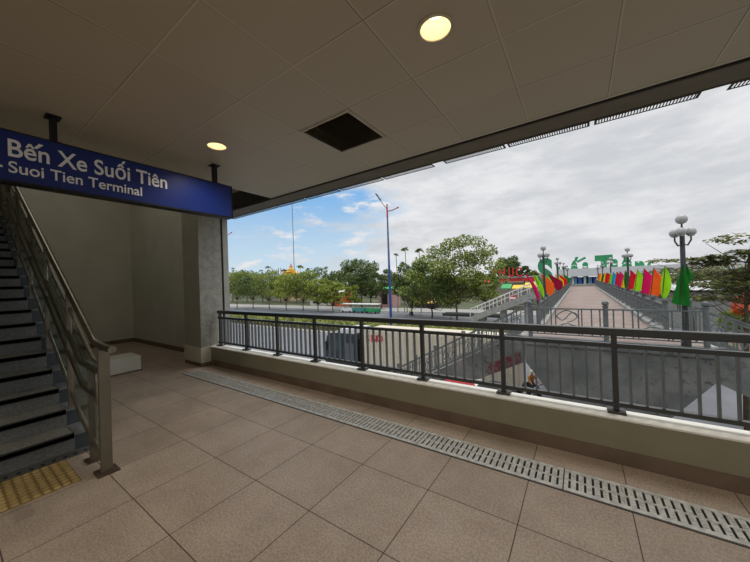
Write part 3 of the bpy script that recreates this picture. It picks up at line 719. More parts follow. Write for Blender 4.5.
flight(1, 3.3, 'weathered concrete flight of stairs descending right from the footbridge landing', 'sloping grey railing of the right footbridge stairs')
# dark red strip banner fixed to the left stringer
bn = MB(); s = .1625/.3
bn.prism([(-2.05, -1.42), (-3.3, -1.42-1.25*s), (-3.3, -1.86-1.25*s), (-2.05, -1.86)], 'y', BY-.02, BY+.015)
def banner_mat():
    m = bpy.data.materials.new('banner_red'); N = NT(m); b = N.n['Principled BSDF']
    v = N.n.new('ShaderNodeTexCoord').outputs['Object']
    N.link(N.mix(N.smooth(N.noise(v, 7, 4, .7), .48, .55), srgb(96, 22, 34), srgb(92, 82, 82)), b.inputs['Base Color']); return m
tag(bn.build('strip_banner', banner_mat(), loc=(-2.7, BY, -2)), 'dark red faded strip banner along the underside of the left footbridge stairs', 'banner')

# walkway lamps: one globe on top, three below
GLOBE = mat('lamp_globe', srgb(168, 168, 168), .3, var=.04); LPOLE = mat('lamp_black', srgb(44, 48, 48), .5)
def walk_lamp():
    t = thing('globe_lamp', '', 'lamp post', (0,0,0), 'globe lamps along the footbridge')
    MB().lathe([(.12, 0), (.12, .18), (.085, .3), (.07, 1.2), (.06, 3.5), (.03, 3.54), (.022, 3.9)], (0,0,0), 10).build('pole', LPOLE, t, smooth=True)
    g = MB().ball((0, 0, 3.98), .15, 1.); g.build('globe', GLOBE, t, smooth=True)
    for a in (0.2, 2.3, 4.4):
        c = Vector((math.cos(a), math.sin(a), 0))*.21
        MB().tube([(0,0,3.2), Vector((c.x*.6, c.y*.6, 3.16)), Vector((c.x, c.y, 3.32)), Vector((c.x, c.y, 3.46))], .022, 6).build('arm', LPOLE, t)
        MB().ball((c.x, c.y, 3.57), .135, 1.).lathe([(.08, 3.44), (.05, 3.48)], (c.x, c.y, 0), 10).build('globe', GLOBE, t, smooth=True)
    return t
wl = walk_lamp(); used = False
lampspots = [(2.65, 13.25, 'nearest globe lamp with four white globes, right of the footbridge'), (2.65, 26.7, 'second globe lamp along the right rail of the footbridge'), (2.65, 40.4, 'third globe lamp along the right rail of the footbridge'), (2.65, 54, 'fourth globe lamp along the right rail of the footbridge'), (2.65, 67, 'farthest globe lamp along the right rail of the footbridge'),
             (-1.6, 20, 'nearest globe lamp along the left rail of the footbridge'), (-1.6, 33.5, 'second globe lamp along the left rail of the footbridge'), (-1.6, 47.2, 'third globe lamp along the left rail of the footbridge'), (-1.6, 61, 'farthest globe lamp along the left rail of the footbridge')]
for i, (x, y, lab) in enumerate(lampspots):
    o = wl if i == 0 else copy_tree(wl)
    o.location = (x+(.05 if y < 14 else .1 if x > 0 else -.1), y, DZ); o.rotation_euler.z = i*.3; o['label'] = lab
# festival flags on short leaning poles
FC = dict(green=srgb(26, 120, 34), lime=srgb(160, 228, 30), orange=srgb(255, 104, 30), magenta=srgb(224, 18, 96), red=srgb(222, 20, 40), yellow=srgb(250, 200, 20), cyan=srgb(30, 160, 210), maroon=srgb(150, 8, 50), pine=srgb(20, 92, 44))
def flag_mat(c):
    m = bpy.data.materials.get('flag_'+c)
    if m: return m
    m = bpy.data.materials.new('flag_'+c); N = NT(m); b = N.n['Principled BSDF']
    v = N.n.new('ShaderNodeTexCoord').outputs['Object']
    col = N.mix(N.smooth(N.noise(v, 3, 2), .3, .7), tuple(q*.85 for q in FC[c]), FC[c]); N.link(col, b.inputs['Base Color'])
    b.inputs['Roughness'].default_value = .8
    tr = N.n.new('ShaderNodeBsdfTranslucent'); N.link(col, tr.inputs[0]); mx = N.n.new('ShaderNodeMixShader'); mx.inputs[0].default_value = .5
    N.link(b.outputs[0], mx.inputs[1]); N.link(tr.outputs[0], mx.inputs[2]); N.link(mx.outputs[0], N.n['Material Output'].inputs[0]); return m
def flag(x, y, c, w, lean, label, shape=0, z0=.5, z1=1.74):
    t = thing('flag', label, 'flag', (x, y, .33), 'coloured flags along the footbridge rails')
    n, m = 14, 6; mb = MB(); ph = random.random()*6; hh = z1-z0
    for i in range(n+1):
        f = i/n
        if shape == 0:
            wd = w*((.45+f/.18*.4) if f < .18 else (.85+(f-.18)/.36*.15) if f < .54 else ((1-f)/.46)**.9)+.01; xo = -.15*w*(1-f)
        elif shape == 1: wd = w*(1-f)**.8+.015; xo = -.5*w*(1-f)
        else: wd = w*math.sin(PI*(.06+.92*f))**.9; xo = -.3*wd
        for j in range(m+1):
            g = j/m
            mb.v.append(Vector((x+lean*f**1.2+xo+wd*g, y+.07*math.sin(5*g+ph+4*f)*(g+.15), z0+hh*f-.10*g*(1-f)*hh)))
    for i in range(n):
        for j in range(m):
            a = i*(m+1)+j; mb.f.append((a, a+1, a+m+2, a+m+1))
    o = mb.build('cloth', flag_mat(c), t, smooth=True)
    MB().tube([(x-.02, y, .3), (x-.02+lean*.0, y, z0), (x+lean*.5, y, z0+hh*.57), (x+lean, y, z1+.03)], .014, 6).build('pole', LPOLE, t)
R_ = 2.65
rightf = [(13.05, 'green', .46, .07, 1, 'large dark green flag, nearest on the right rail, beside the globe lamp'), (13.3, 'green', .30, .22, 0, 'dark green flag partly hidden behind the nearest green one'), (15.65, 'lime', .38, .1, 2, 'lime green flag second along the right rail, slim'),
  (17.9, 'orange', .62, .12, 0, 'orange flag third along the right rail'), (20, 'magenta', .66, .08, 0, 'magenta flag fourth along the right rail'), (22.6, 'lime', .62, .15, 0, 'lime green flag fifth along the right rail, wide'), (24.8, 'red', .72, .08, 0, 'red flag sixth along the right rail'),
  (27, 'green', .36, .06, 2, 'dark green slim flag at the second right-hand globe lamp'), (28.9, 'yellow', .5, .2, 0, 'yellow flag just beyond the second right-hand globe lamp'), (31.2, 'magenta', .7, .1, 0, 'magenta flag left of the yellow one on the right rail'), (33.6, 'red', .7, .1, 0, 'red flag next beyond the far magenta one on the right rail'),
  (37, 'cyan', .8, .1, 0, 'only sky blue flag on the right rail'), (40.2, 'lime', .6, .1, 0, 'lime flag just beyond the blue one on the right rail'), (44, 'red', .8, .1, 0, 'small red flag beyond the far lime one on the right rail'), (46.5, 'red', .7, .1, 0, 'small red flag close behind another on the far right rail'), (49.5, 'yellow', .7, .1, 0, 'small yellow flag before the far pine green one on the right rail'), (53.5, 'pine', .9, .1, 0, 'small pine green flag near the far end of the right rail'), (58, 'yellow', .8, .1, 0, 'small yellow flag second from the far end of the right rail'), (63, 'orange', .9, .1, 0, 'small orange flag farthest on the right rail')]
for y, c, w, l, sh, lab in rightf: flag(R_-(.08 if y < 14 else .05), y, c, w*(.92 if y < 14 else .74), l, lab, sh, .56 if y != 13.3 else 1.1)
leftf = [(15.5, 'magenta', .24, -.5, 0, 'slim dark magenta flag leaning left, nearest on the left rail'), (17.7, 'lime', .34, -.42, 2, 'slim lime flag second along the left rail'), (20.3, 'orange', .72, -.34, 0, 'wide orange flag third along the left rail'), (25.5, 'lime', .34, -.5, 2, 'slim lime flag fourth along the left rail'),
  (28, 'maroon', 1., -.5, 0, 'wide maroon flag fifth along the left rail'), (34, 'yellow', .7, -.4, 0, 'yellow flag sixth along the left rail'), (41, 'red', .8, -.4, 0, 'red flag seventh along the left rail'), (46, 'lime', .4, -.3, 2, 'small lime flag eighth along the left rail'), (53, 'green', .8, -.3, 0, 'small green flag farthest on the left rail')]
for y, c, w, l, sh, lab in leftf: flag(-1.6, y, c, w*.76, l, lab, sh, .5)

# ------------------------------------------------------------------ far end: park entrance
WHW = mat('white_wall_far', srgb(206, 209, 212), .7, var=.04)
p0, p1 = at(540, 277, 84), at(700, 268, 84)
pk = thing('park_entrance', 'long white entrance building with glazed front at the far end of the footbridge', 'building', ((p0.x+p1.x)/2, 84, GZ))
zt = at(600, 267.6, 82.5).z
MB().box(p0.x+2, p1.x+6, 84, 90, GZ, at(590, 277, 84).z).build('wall', mat('lower_wall', srgb(150, 160, 168), .6), pk)
MB().box(p0.x+4, p1.x+6, 82.5, 90, at(590, 276, 84).z, zt).build('canopy', WHW, pk)
CARW = mat('glazing', srgb(110, 150, 180), .3)
for k in range(9):
    x = at(562+k*5, 284, 83.9).x; MB().box(x, x+1.2, 83.8, 84, DZ, at(580, 277.5, 84).z).build('window', CARW if k % 3 else mat('blue_panel', srgb(50, 100, 190), .5), pk)
for k in range(4):
    x = at(561+k*12, 284, 83.7).x; MB().box(x-.15, x+.15, 83.3, 83.6, DZ, at(590, 276.5, 84).z).build('pillar', WHW, pk)
GRN = mat('green_letters', srgb(44, 142, 92), .6, var=.1)
UPR = Matrix(((1,0,0,0),(0,0,-1,0),(0,1,0,0),(0,0,0,1)))      # text facing -Y
def stand_text(body, name, m, Y, pxl, pxr, pyt, pyb, label, group, bold=.0, ext=.05, cat='letter'):
    o = text(body, 1., name, m, None, UPR, ext, 1., bold)
    e = extent(o); pm = (pxl+pxr)/2
    a, b = at(pxl, (pyt+pyb)/2, Y), at(pxr, (pyt+pyb)/2, Y); zt_, zb = at(pm, pyt, Y).z, at(pm, pyb, Y).z
    for v in o.data.vertices:
        v.co.x = (v.co.x-e[0])/(e[1]-e[0])*(b.x-a.x); v.co.z = (v.co.z-e[4])/(e[5]-e[4])*(zt_-zb)
    o.location = (a.x, Y, zb); return tag(o, label, cat, group)
G = 'green letters above the park entrance'
for ch, l, r, t_, b_ in (('S', 538, 553, 258, 287), ('u', 556.5, 566, 267, 280), ('ố', 570, 579, 257, 279), ('i', 582.5, 588.5, 262, 279), ('T', 595, 613, 255, 275.5), ('i', 611.5, 618, 259, 277), ('ê', 621, 633, 257, 277), ('n', 635, 645, 261, 276)):
    k = 'second ' if (ch, l) == ('i', 611.5) else ''
    stand_text(ch, 'standing_letter', GRN, 84.6, l, r, t_, b_, 'green standing letter '+ch+' on the white park entrance'+(', right of the T' if k else ''), G, .05 if ch in 'êốuS' else .075, .1)
tag(MB().tube([at(577, 262, 84.5), at(585.5, 257.5, 84.5)], .28, 6).build('standing_accent', GRN, loc=at(581, 260, 84.5)), 'green slanting accent stroke above the park entrance letters', 'letter', G)
q = at(648, 263, 84.5); tag(MB().prism([(q.x-.5, q.z-1.2), (q.x+.1, q.z-1.2), (q.x+.7, q.z+.6), (q.x+.1, q.z+.2)], 'y', 84.3, 84.6).build('standing_leaf', GRN, loc=(q.x, 84.5, q.z)), 'green slanting leaf shape right of the green letters', 'letter', G)
# red letters and stalls left of the bridge
REDL = mat('red_letters', srgb(220, 40, 44), .6)
rs = thing('rooftop_sign', 'tall red letters on a frame above the market stalls left of the footbridge', 'sign', (at(510, 280, 94).x, 94, GZ))
for ch, l, r in (('N', 498.5, 505), ('U', 508.5, 513.5), ('C', 516, 522)):
    o = stand_text(ch, 'letter', REDL, 94, l, r, 267.5, 277, None, None, .02, .1, None); o.parent = rs; o.location -= rs.location
q = at(495, 272, 94); MB().box(q.x-.3, q.x+.3, 93.9, 94.1, q.z-1.4, q.z+1.4).build('letter_stroke', REDL, rs)
a, b = at(493, 277.5, 94), at(523, 277.5, 94)
MB().box(a.x, b.x, 93.9, 94.1, a.z-.35, a.z-.05).build('base_rail', POLEG, rs)
for f in (0, .5, 1): x = a.x+(b.x-a.x)*f; MB().box(x-.1, x+.1, 93.9, 94.1, GZ, a.z-.2).build('support_post', POLEG, rs)
mk = thing('market_hall', 'low market hall with red fascia behind the left footbridge railing', 'building', (at(515, 280, 95).x, 95, GZ))
a, b = at(480, 280, 95), at(545, 280, 95)
MB().box(a.x, b.x, 95, 103, GZ, at(510, 283, 95).z).build('wall', mat('market_wall', srgb(150, 140, 126), .7), mk)
MB().box(a.x, b.x, 94.3, 103, at(510, 277.6, 95).z, at(510, 276.6, 95).z).build('roof', mat('market_roof', srgb(196, 200, 196), .6), mk)
MB().box(at(499, 280, 94).x, at(539, 280, 94).x, 94.2, 94.5, at(515, 281.5, 94).z, at(515, 278, 94).z).build('fascia_board', REDL, mk)
for i, (pxl, pxr, py0, py1, col, nm) in enumerate([(502, 512, 284, 288, srgb(60, 160, 90), 'green'), (513, 524, 285, 288, srgb(230, 190, 50), 'yellow'), (525, 538, 282.5, 287, srgb(236, 200, 40), 'bright yellow'), (483, 495, 279, 283, srgb(216, 50, 50), 'red')]):
    Y = 80; a, b = at(pxl, py0, Y), at(pxr, py1, Y); zt_ = at((pxl+pxr)/2, py0, Y).z; zb = at((pxl+pxr)/2, py1, Y).z
    t = thing('market_stall', nm+' awning market stall in front of the low market hall', 'stall', ((a.x+b.x)/2, Y, GZ), 'market stalls')
    MB().prism([(Y-1.8, zb), (Y+.4, zt_), (Y+.4, zt_-.15), (Y-1.8, zb-.15)], 'x', a.x, b.x).build('awning', mat('awning_'+nm, col, .7), t)
    for x in (a.x+.1, b.x-.1):
        for y in (Y-1.7, Y+.3): MB().tube([(x, y, GZ), (x, y, zb-.1)], .05, 6).build('leg', POLEG, t)
    MB().box(a.x+.2, b.x-.2, Y-1, Y+.2, GZ, GZ+.95).build('counter', mat('counter', srgb(120, 110, 100), .7), t)
# round red and white road sign
q = at(513, 298, 40); t = thing('road_sign', 'round red and white road sign left of the footbridge', 'road sign', (q.x, 40, GZ))
MB().tube([(q.x, 40, GZ), (q.x, 40, q.z)], .05, 6).build('pole', POLEG, t)
ds = MB(); ds.v = [Vector((q.x+.42*math.cos(i*PI/12), y_, q.z+.42*math.sin(i*PI/12))) for y_ in (39.93, 39.97) for i in range(24)]; ds.f = [tuple(range(24)), tuple(range(24, 48))]+[(i, (i+1) % 24, 24+(i+1) % 24, 24+i) for i in range(24)]
dk = ds.build('disc', REDP, t)
MB().box(q.x-.3, q.x+.3, 39.915, 39.93, q.z-.09, q.z+.09).build('white_bar', WHITET, dk)
# far ramp with white pipe rails
a, b = at(536, 281, 38), at(470, 309, 38); 
rp = thing('ramp', 'long grey ramp with white pipe rails sloping down left behind the footbridge railing', 'ramp', (a.x, 38, GZ))
wt = Vector((0, 0, 1))
MB().prism([(a.x, a.z-1.0), (b.x, b.z-1.0), (b.x, b.z-1.7), (a.x, a.z-1.9)], 'y', 38, 40.2).build('ramp_slab', CONC2, rp)
WPIPE = mat('white_pipe', srgb(214, 216, 214), .5)
for y in (38.05, 40.1):
    MB().tube([(a.x, y, a.z), (b.x, y, b.z)], .042, 6).tube([(a.x, y, a.z-.5), (b.x, y, b.z-.5)], .035, 6).build('pipe_rail', WPIPE, rp)
    for k in range(9):
        f = k/8; q = a.lerp(b, f); MB().tube([(q.x, y, q.z-1.1), (q.x, y, q.z)], .045, 6).build('rail_post', WPIPE, rp)
for f in (.15, .5, .85):
    q = a.lerp(b, f); MB().box(q.x-.3, q.x+.3, 38.6, 39.6, GZ, q.z-1.4).build('support', CONC2, rp)

# ------------------------------------------------------------------ truck
TY = 18.4
tx0, tx1 = -13.75, -2.97
tk = thing('container_truck', 'cream container truck with red lettering and dark cab stopped behind the parapet railing', 'truck', ((tx0+tx1)/2, TY+1.2, GZ))
BOXM = mat('container_cream', srgb(206, 196, 176), .6, var=.05)
MB().box(tx0, tx1, TY, TY+2.45, -4.75, -2.03).build('container', BOXM, tk)
rb = MB()
x = tx0+.12
while x < tx1: rb.box(x, x+.12, TY-.025, TY, -4.68, -2.1); x += .3
rb.build('container_rib', BOXM, tk)
MB().box(tx0, tx1, TY+.3, TY+2.1, -5.25, -4.76).build('chassis', BLACKM, tk)
for ch, px in (('S', 368.3), ('N', 373.3), ('O', 378.8)):
    o = text(ch, .72, 'lettering', mat('truck_red', srgb(190, 40, 50), .6), tk, Matrix.Translation((at(px, 339, TY-.03).x-.22, TY-.035, at(px, 339, TY-.03).z-.2)) @ UPR, .004, 1., .02)
def wheel(x, y, r, parent):
    w = MB(); n = 16; pr = [(0.001, 0), (r*.55, 0), (r*.6, .05), (r*.95, .05), (r, .1), (r, .24), (r*.95, .29), (.001, .29)]
    for rr, d in pr: w.v += [Vector((x+rr*math.cos(2*PI*j/n), y+d, GZ+r+rr*math.sin(2*PI*j/n))) for j in range(n)]
    for i in range(len(pr)-1):
        for j in range(n): w.f.append((i*n+j, i*n+(j+1) % n, (i+1)*n+(j+1) % n, (i+1)*n+j))
    return w.build('wheel', mat('tyre', srgb(34, 34, 35), .8), parent, smooth=True)
for x in (-3.7, -5.0, -6.3, -14.5, -17.0):
    for y in (TY, TY+2.15): wheel(x, y, .5, tk)
CABM = mat('cab_dark', srgb(44, 52, 66), .4, .1)
L = lambda d: tx0-d
cb = MB().prism([(L(.9), -5.5), (L(4.1), -5.5), (L(4.2), -4.2), (L(3.9), -2.8), (L(3.5), -2.5), (L(.9), -2.45)], 'y', TY+.03, TY+2.4).build('cab', CABM, tk, bevel=.04)
MB().box(L(.95), L(.1), TY+.3, TY+2.1, -5.2, -4.6).box(L(.8), L(.3), TY+.35, TY+.8, -4.6, -2.9).build('coupling', BLACKM, tk)
FAIR = mat('fairing_white', srgb(206, 208, 210), .5)
MB().prism([(L(1.0), -2.46), (L(3.3), -2.5), (L(2.4), -2.12), (L(1.0), -2.08)], 'y', TY+.1, TY+2.3).build('roof_fairing', FAIR, cb)
MB().prism([(L(2.2), -3.9), (L(3.7), -3.9), (L(3.6), -2.95), (L(2.2), -2.95)], 'y', TY+.0, TY+.04).build('side_window', mat('cab_glass', srgb(60, 74, 84), .1), cb)
MB().box(L(4.25), L(4.05), TY+.1, TY+2.3, -5.6, -5.1).build('bumper', FAIR, cb)
MB().box(L(3.8), L(3.6), TY-.25, TY-.05, -3.9, -3.2).build('mirror', BLACKM, cb)
MB().box(L(2.0), L(1.0), TY-.02, TY+.03, -4.6, -3.2).build('side_panel', mat('cab_panel', srgb(84, 92, 104), .4), cb)

# ------------------------------------------------------------------ scooters and people
def skin(name, chain, m, parent=None, sub=1):
    """chain: list of (point, radius, parent index); one continuous surface"""
    me = bpy.data.meshes.new(name); me.from_pydata([c[0] for c in chain], [(c[2], i) for i, c in enumerate(chain) if c[2] is not None], [])
    o = bpy.data.objects.new(name, me); COL.objects.link(o)
    md = o.modifiers.new('s', 'SKIN'); md.use_smooth_shade = True
    for i, c in enumerate(chain):
        sv = me.skin_vertices[0].data[i]; sv.radius = (c[1], c[1]) if not isinstance(c[1], tuple) else c[1]; sv.use_root = c[2] is None
    sb = o.modifiers.new('u', 'SUBSURF'); sb.levels = sub; sb.render_levels = sub
    d = bpy.context.evaluated_depsgraph_get()
    nm = bpy.data.meshes.new_from_object(o.evaluated_get(d)); o.modifiers.clear(); o.data = nm; nm.name = name
    nm.materials.clear(); nm.materials.append(m)
    if parent: o.parent = parent
    return o
def scooter(label, col, loc, rz):
    t = thing('scooter', label, 'scooter', (0,0,0), 'scooters in the street')
    pm = mat('scooter_'+col, {'red': srgb(176, 30, 40), 'white': srgb(220, 220, 220), 'black': srgb(28, 28, 32), 'grey': srgb(120, 124, 128)}[col], .3)
    for x in (-.62, .62):
        w = MB(); n = 14
        for rr, d in ((.001, -.03), (.2, -.03), (.25, -.05), (.27, 0), (.25, .05), (.2, .03), (.001, .03)): w.v += [Vector((x+rr*math.cos(2*PI*j/n), d, .27+rr*math.sin(2*PI*j/n))) for j in range(n)]
        for i in range(6):
            for j in range(n): w.f.append((i*n+j, i*n+(j+1) % n, (i+1)*n+(j+1) % n, (i+1)*n+j))
        w.build('wheel', mat('tyre', srgb(34, 34, 35), .8), t, smooth=True)
    skin('body', [(Vector((-.75, 0, .62)), (.12, .09), 1), (Vector((-.4, 0, .55)), (.17, .15), None), (Vector((-.1, 0, .36)), (.14, .10), 1), (Vector((.2, 0, .32)), (.13, .08), 2), (Vector((.42, 0, .55)), (.15, .09), 3), (Vector((.5, 0, .85)), (.13, .1), 4)], pm, t)
    skin('seat', [(Vector((-.75, 0, .76)), (.11, .05), None), (Vector((-.3, 0, .74)), (.13, .05), 0), (Vector((-.02, 0, .7)), (.09, .05), 1)], mat('seat_black', srgb(30, 30, 32), .6), t)
    MB().tube([(.62, .06, .27), (.52, .04, .8), (.46, 0, .98)], .025, 6).tube([(.42, -.34, 1.0), (.47, -.1, .99), (.47, .1, .99), (.42, .34, 1.0)], .018, 6).build('handlebar', BLACKM, t)
    for y in (-.26, .26): MB().tube([(.46, y, 1.0), (.45, y*1.15, 1.15)], .008, 5).ball((.44, y*1.2, 1.2), .06, .7, 8).build('mirror', BLACKM, t)
    t.location = loc; t.rotation_euler.z = rz; return t
def rider(label, jacket, helmet, loc, rz):
    t = thing('person', label, 'person', (0,0,0), 'scooter riders')
    V = Vector; sk = mat('skin', srgb(176, 128, 100), .6); tro = mat('trousers', srgb(44, 46, 56), .8)
    J = mat('jacket_'+jacket, {'tan': srgb(176, 116, 60), 'lime': srgb(120, 200, 40)}[jacket], .8)
    ch = [(V((-.3, 0, .86)), (.17, .13), None), (V((-.26, 0, 1.1)), (.15, .12), 0), (V((-.2, 0, 1.32)), (.19, .11), 1), (V((-.17, 0, 1.42)), .06, 2), (V((-.13, 0, 1.5)), .055, 3), (V((-.1, 0, 1.6)), (.085, .1), 4), (V((-.09, 0, 1.68)), (.07, .085), 5)]
    for s in (-1, 1):
        i = len(ch)
        ch += [(V((-.2, s*.19, 1.36)), .06, 2), (V((-.06, s*.25, 1.14)), .047, i), (V((.2, s*.26, 1.02)), .04, i+1), (V((.4, s*.27, 1.0)), .035, i+2)]
        i = len(ch)
        ch += [(V((-.22, s*.11, .82)), .1, 0), (V((.14, s*.15, .78)), .075, i), (V((.1, s*.15, .42)), .05, i+1), (V((.24, s*.15, .38)), .035, i+2)]
    skin('body', ch, sk, t)
    skin('jacket', [(V((-.3, 0, .84)), (.19, .15), None), (V((-.26, 0, 1.1)), (.17, .14), 0), (V((-.2, 0, 1.34)), (.21, .13), 1), (V((-.17, 0, 1.43)), .075, 2)] + [q for s in (-1, 1) for q in [(V((-.2, s*.19, 1.36)), .075, 2), (V((-.06, s*.25, 1.14)), .062, 4 if s < 0 else 7), (V((.2, s*.26, 1.02)), .052, 5 if s < 0 else 8)]], J, t)
    skin('trousers', [(V((-.3, 0, .84)), (.19, .15), None)] + [q for s in (-1, 1) for q in [(V((-.22, s*.11, .82)), .115, 0), (V((.14, s*.15, .78)), .09, 1 if s < 0 else 4), (V((.1, s*.15, .46)), .065, 2 if s < 0 else 5)]], tro, t)
    MB().lathe([(.125, 1.57), (.135, 1.64), (.12, 1.72), (.07, 1.78), (.001, 1.795)], (-.1, 0, 0), 14).build('helmet', mat('helmet_'+helmet, {'cream': srgb(232, 220, 190), 'white': srgb(230, 230, 230)}[helmet], .4), t, smooth=True)
    t.location = loc; t.rotation_euler.z = rz; return t
q = atz(533, 371, GZ+1.75)
scooter('grey scooter ridden by the person in the tan jacket beside the bridge pier', 'grey', (q.x, q.y, GZ), -.9)
rider('person in a tan jacket and cream helmet riding a scooter beside the bridge pier', 'tan', 'cream', (q.x, q.y, GZ), -.9)
q = atz(436.5, 303, GZ+1.75)
scooter('black scooter ridden by the person in the lime jacket on the far road', 'black', (q.x, min(q.y, 60), GZ), 2.6)
rider('person in a lime green jacket and white helmet riding on the far road', 'lime', 'white', (q.x, min(q.y, 60), GZ), 2.6)
def parasol(px, py, Y, r, col, lab):
    q = at(px, py, Y); t = thing('parasol', lab, 'parasol', (q.x, Y, GZ), 'street parasols below the parapet')
    MB().tube([(q.x, Y, GZ), (q.x, Y, q.z-.05)], .03, 8).lathe([(.28, GZ), (.28, GZ+.08), (.06, GZ+.12)], (q.x, Y, 0), 12).build('pole', POLEG, t)
    cm = MB(); cm.lathe([(r, q.z-.55), (r*.98, q.z-.42), (r*.6, q.z-.2), (r*.25, q.z-.06), (.001, q.z)], (q.x, Y, 0), 8); cm.f = [f for f in cm.f if len(f) == 4]
    cm.build('canopy', mat('parasol_'+lab.split()[0], col, .8), t)
parasol(459, 377.5, 11.6, 1.0, srgb(150, 30, 40), 'red parasol in the street just above the parapet ledge')
parasol(478, 379.5, 12.0, .9, srgb(224, 224, 222), 'white parasol in the street between the red and the black one')
parasol(494, 381, 11.7, .9, srgb(30, 30, 34), 'black parasol in the street just above the parapet ledge')

# dark flat canopy of a bus shelter
a, b = at(443, 315.5, 50), at(503, 315.5, 50)
t = thing('bus_shelter', 'bus shelter with a dark flat roof in front of the large spreading tree', 'shelter', ((a.x+b.x)/2, 50.5, GZ))
zc = at(472, 315, 50).z
MB().box(a.x, b.x, 49.6, 51.6, zc-.28, zc+.22).build('roof', mat('shelter_roof', srgb(44, 44, 44), .6), t, bevel=.12)
for f in (.1, .5, .9):
    x = a.x+(b.x-a.x)*f; MB().tube([(x, 51.2, GZ), (x, 51.2, zc-.2)], .07, 6).build('post', POLEG, t)
MB().box(a.x+.8, b.x-.8, 50.9, 51.2, GZ+.4, GZ+.5).build('bench', PBARK, t)
# sightseeing trams parked on the far road
def tram(label, px, loc_y, body):
    q = atz(px, 313.5, GZ); y = loc_y; x = at(px, 310, y).x
    t = thing('tram_car', label, 'tram car', (x, y, GZ), 'parked sightseeing trams')
    MB().box(x-1.9, x+1.9, y-.8, y+.8, GZ+.35, GZ+1.25).build('body', mat('tram_'+body, {'green': srgb(40, 150, 90), 'white': srgb(220, 226, 226), 'teal': srgb(60, 140, 130)}[body], .5), t, bevel=.1)
    MB().box(x-2.0, x+2.0, y-.9, y+.9, GZ+2.2, GZ+2.4).build('roof', mat('tram_roof', srgb(230, 232, 230), .5), t, bevel=.06)
    for dx in (-1.8, -.6, .6, 1.8):
        for dy in (-.75, .75): MB().tube([(x+dx, y+dy, GZ+1.2), (x+dx, y+dy, GZ+2.25)], .04, 5).build('roof_post', POLEG, t)
    for dx in (-1.2, 1.2):
        for dy in (-.85, .6): wheel(x+dx, y+dy, .3, t)
tram('white sightseeing tram car, leftmost of the three behind the railing', 348, 62, 'white')
tram('teal sightseeing tram car, middle of the three behind the railing', 360, 62, 'teal')
tram('green sightseeing tram car, rightmost of the three behind the railing', 373, 62, 'green')
# far kiosks behind the trees
for px, pt, pb, w, wc, rc, lab in ((385, 287, 300, 16, srgb(190, 150, 150), srgb(40, 170, 90), 'low building with a bright green roof behind the blue lamp post'), (338, 290, 304, 10, srgb(226, 110, 60), srgb(200, 200, 196), 'small orange kiosk among the trees left of the trams'), (316, 288, 300, 18, srgb(214, 214, 208), srgb(190, 190, 186), 'small white kiosk among the street trees'), (425, 300, 312, 20, srgb(70, 70, 70), srgb(206, 176, 80), 'dark kiosk with a yellow edge left of the large spreading tree')):
    Y = 78; q = at(px, pt, Y); dist = (q-Vector((0,0,H))).dot(FW); hw = w/2*dist/300
    t = thing('kiosk', lab, 'kiosk', (q.x, Y, GZ), 'kiosks beyond the road')
    nm = lab.split()[1]+lab.split()[2]
    MB().box(q.x-hw, q.x+hw, Y, Y+5, GZ, q.z-.8).build('wall', mat('kw_'+nm, wc, .7), t)
    MB().prism([(Y-.6, q.z-.85), (Y+2.5, q.z), (Y+5.5, q.z-.85), (Y+2.5, q.z-.3)], 'x', q.x-hw-.4, q.x+hw+.4).build('roof', mat('kr_'+nm, rc, .6), t)
    MB().box(q.x-hw*.5, q.x+hw*.3, Y-.05, Y, GZ+.9, q.z-1.4).build('opening', VOID, t)

# ------------------------------------------------------------------ right side: layered trees, long grey roof, flowers
def layer_tree(label, px, Y, layers, trunk_px, tr, lm=LEAFD, size=.13, n=230, lean=0.):
    b = at(trunk_px, 330, Y); t = thing('umbrella_tree', label, 'tree', (b.x, Y, GZ), 'layered trees right of the footbridge')
    top = at(layers[0][0], layers[0][1], Y)
    tk = MB(); tk.tube([(b.x, Y, GZ), (b.x+.1, Y, -2.5), (b.x*.6+top.x*.4, Y, .5), (top.x, Y, top.z)], tr, 7, r1=tr*.3)
    lv = MB()
    for (lx, ly, lw, dy) in layers:
        c = at(lx, ly, Y+dy); r = lw/2*c.y/248
        zs = c.z-random.uniform(.5, .9); s = Vector((b.x*.5+top.x*.5, Y, zs-.3))
        for k in range(5):
            a = k*1.256+random.random(); e = c+Vector((math.cos(a)*r*.85, math.sin(a)*r*.6, random.uniform(-.1, .12)))
            tk.tube([s, s.lerp(e, .5)+Vector((0,0,-.12)), e], .026, 5, r1=.008)
        blobs = []
        for k in range(8):
            a = k*.785+random.random(); rr = r*random.uniform(.2, .85)
            blobs.append((c+Vector((math.cos(a)*rr, math.sin(a)*rr*.7, random.uniform(-.1, .1))), r*.3, r*.3, .12))
        leaves(lv, n, blobs, size, 2.2, .2)
    tk.build('trunk', BARK, t); lv.build('foliage', lm, t)
layer_tree('layered umbrella tree with spreading tiers at the right edge of the view', 735, 19, [(752, 238, 40, 0), (728, 258, 48, .5), (752, 253, 36, -.5), (712, 263, 24, .3), (738, 272, 50, .8), (722, 284, 44, -.3), (745, 290, 40, .5), (715, 298, 40, .6), (760, 275, 40, 0)], 742, .10, n=330)
layer_tree('lower layered tree between the globe lamp and the right-hand umbrella tree', 690, 32, [(683, 260, 36, 0), (697, 268, 44, 1), (675, 272, 40, -1), (690, 283, 50, .5), (706, 278, 30, 1), (668, 282, 26, .5), (706, 297, 40, .5)], 692, .10, n=300, size=.16)
ptree('dark green tree behind the layered trees right of the globe lamp', 705, 272, 80, 300, 70, 2600, LEAFB, .4, 16, tr=.2)
ptree('green tree at the right edge far behind the umbrella tree', 748, 268, 60, 300, 60, 2000, LEAFB, .4, 14, tr=.2)
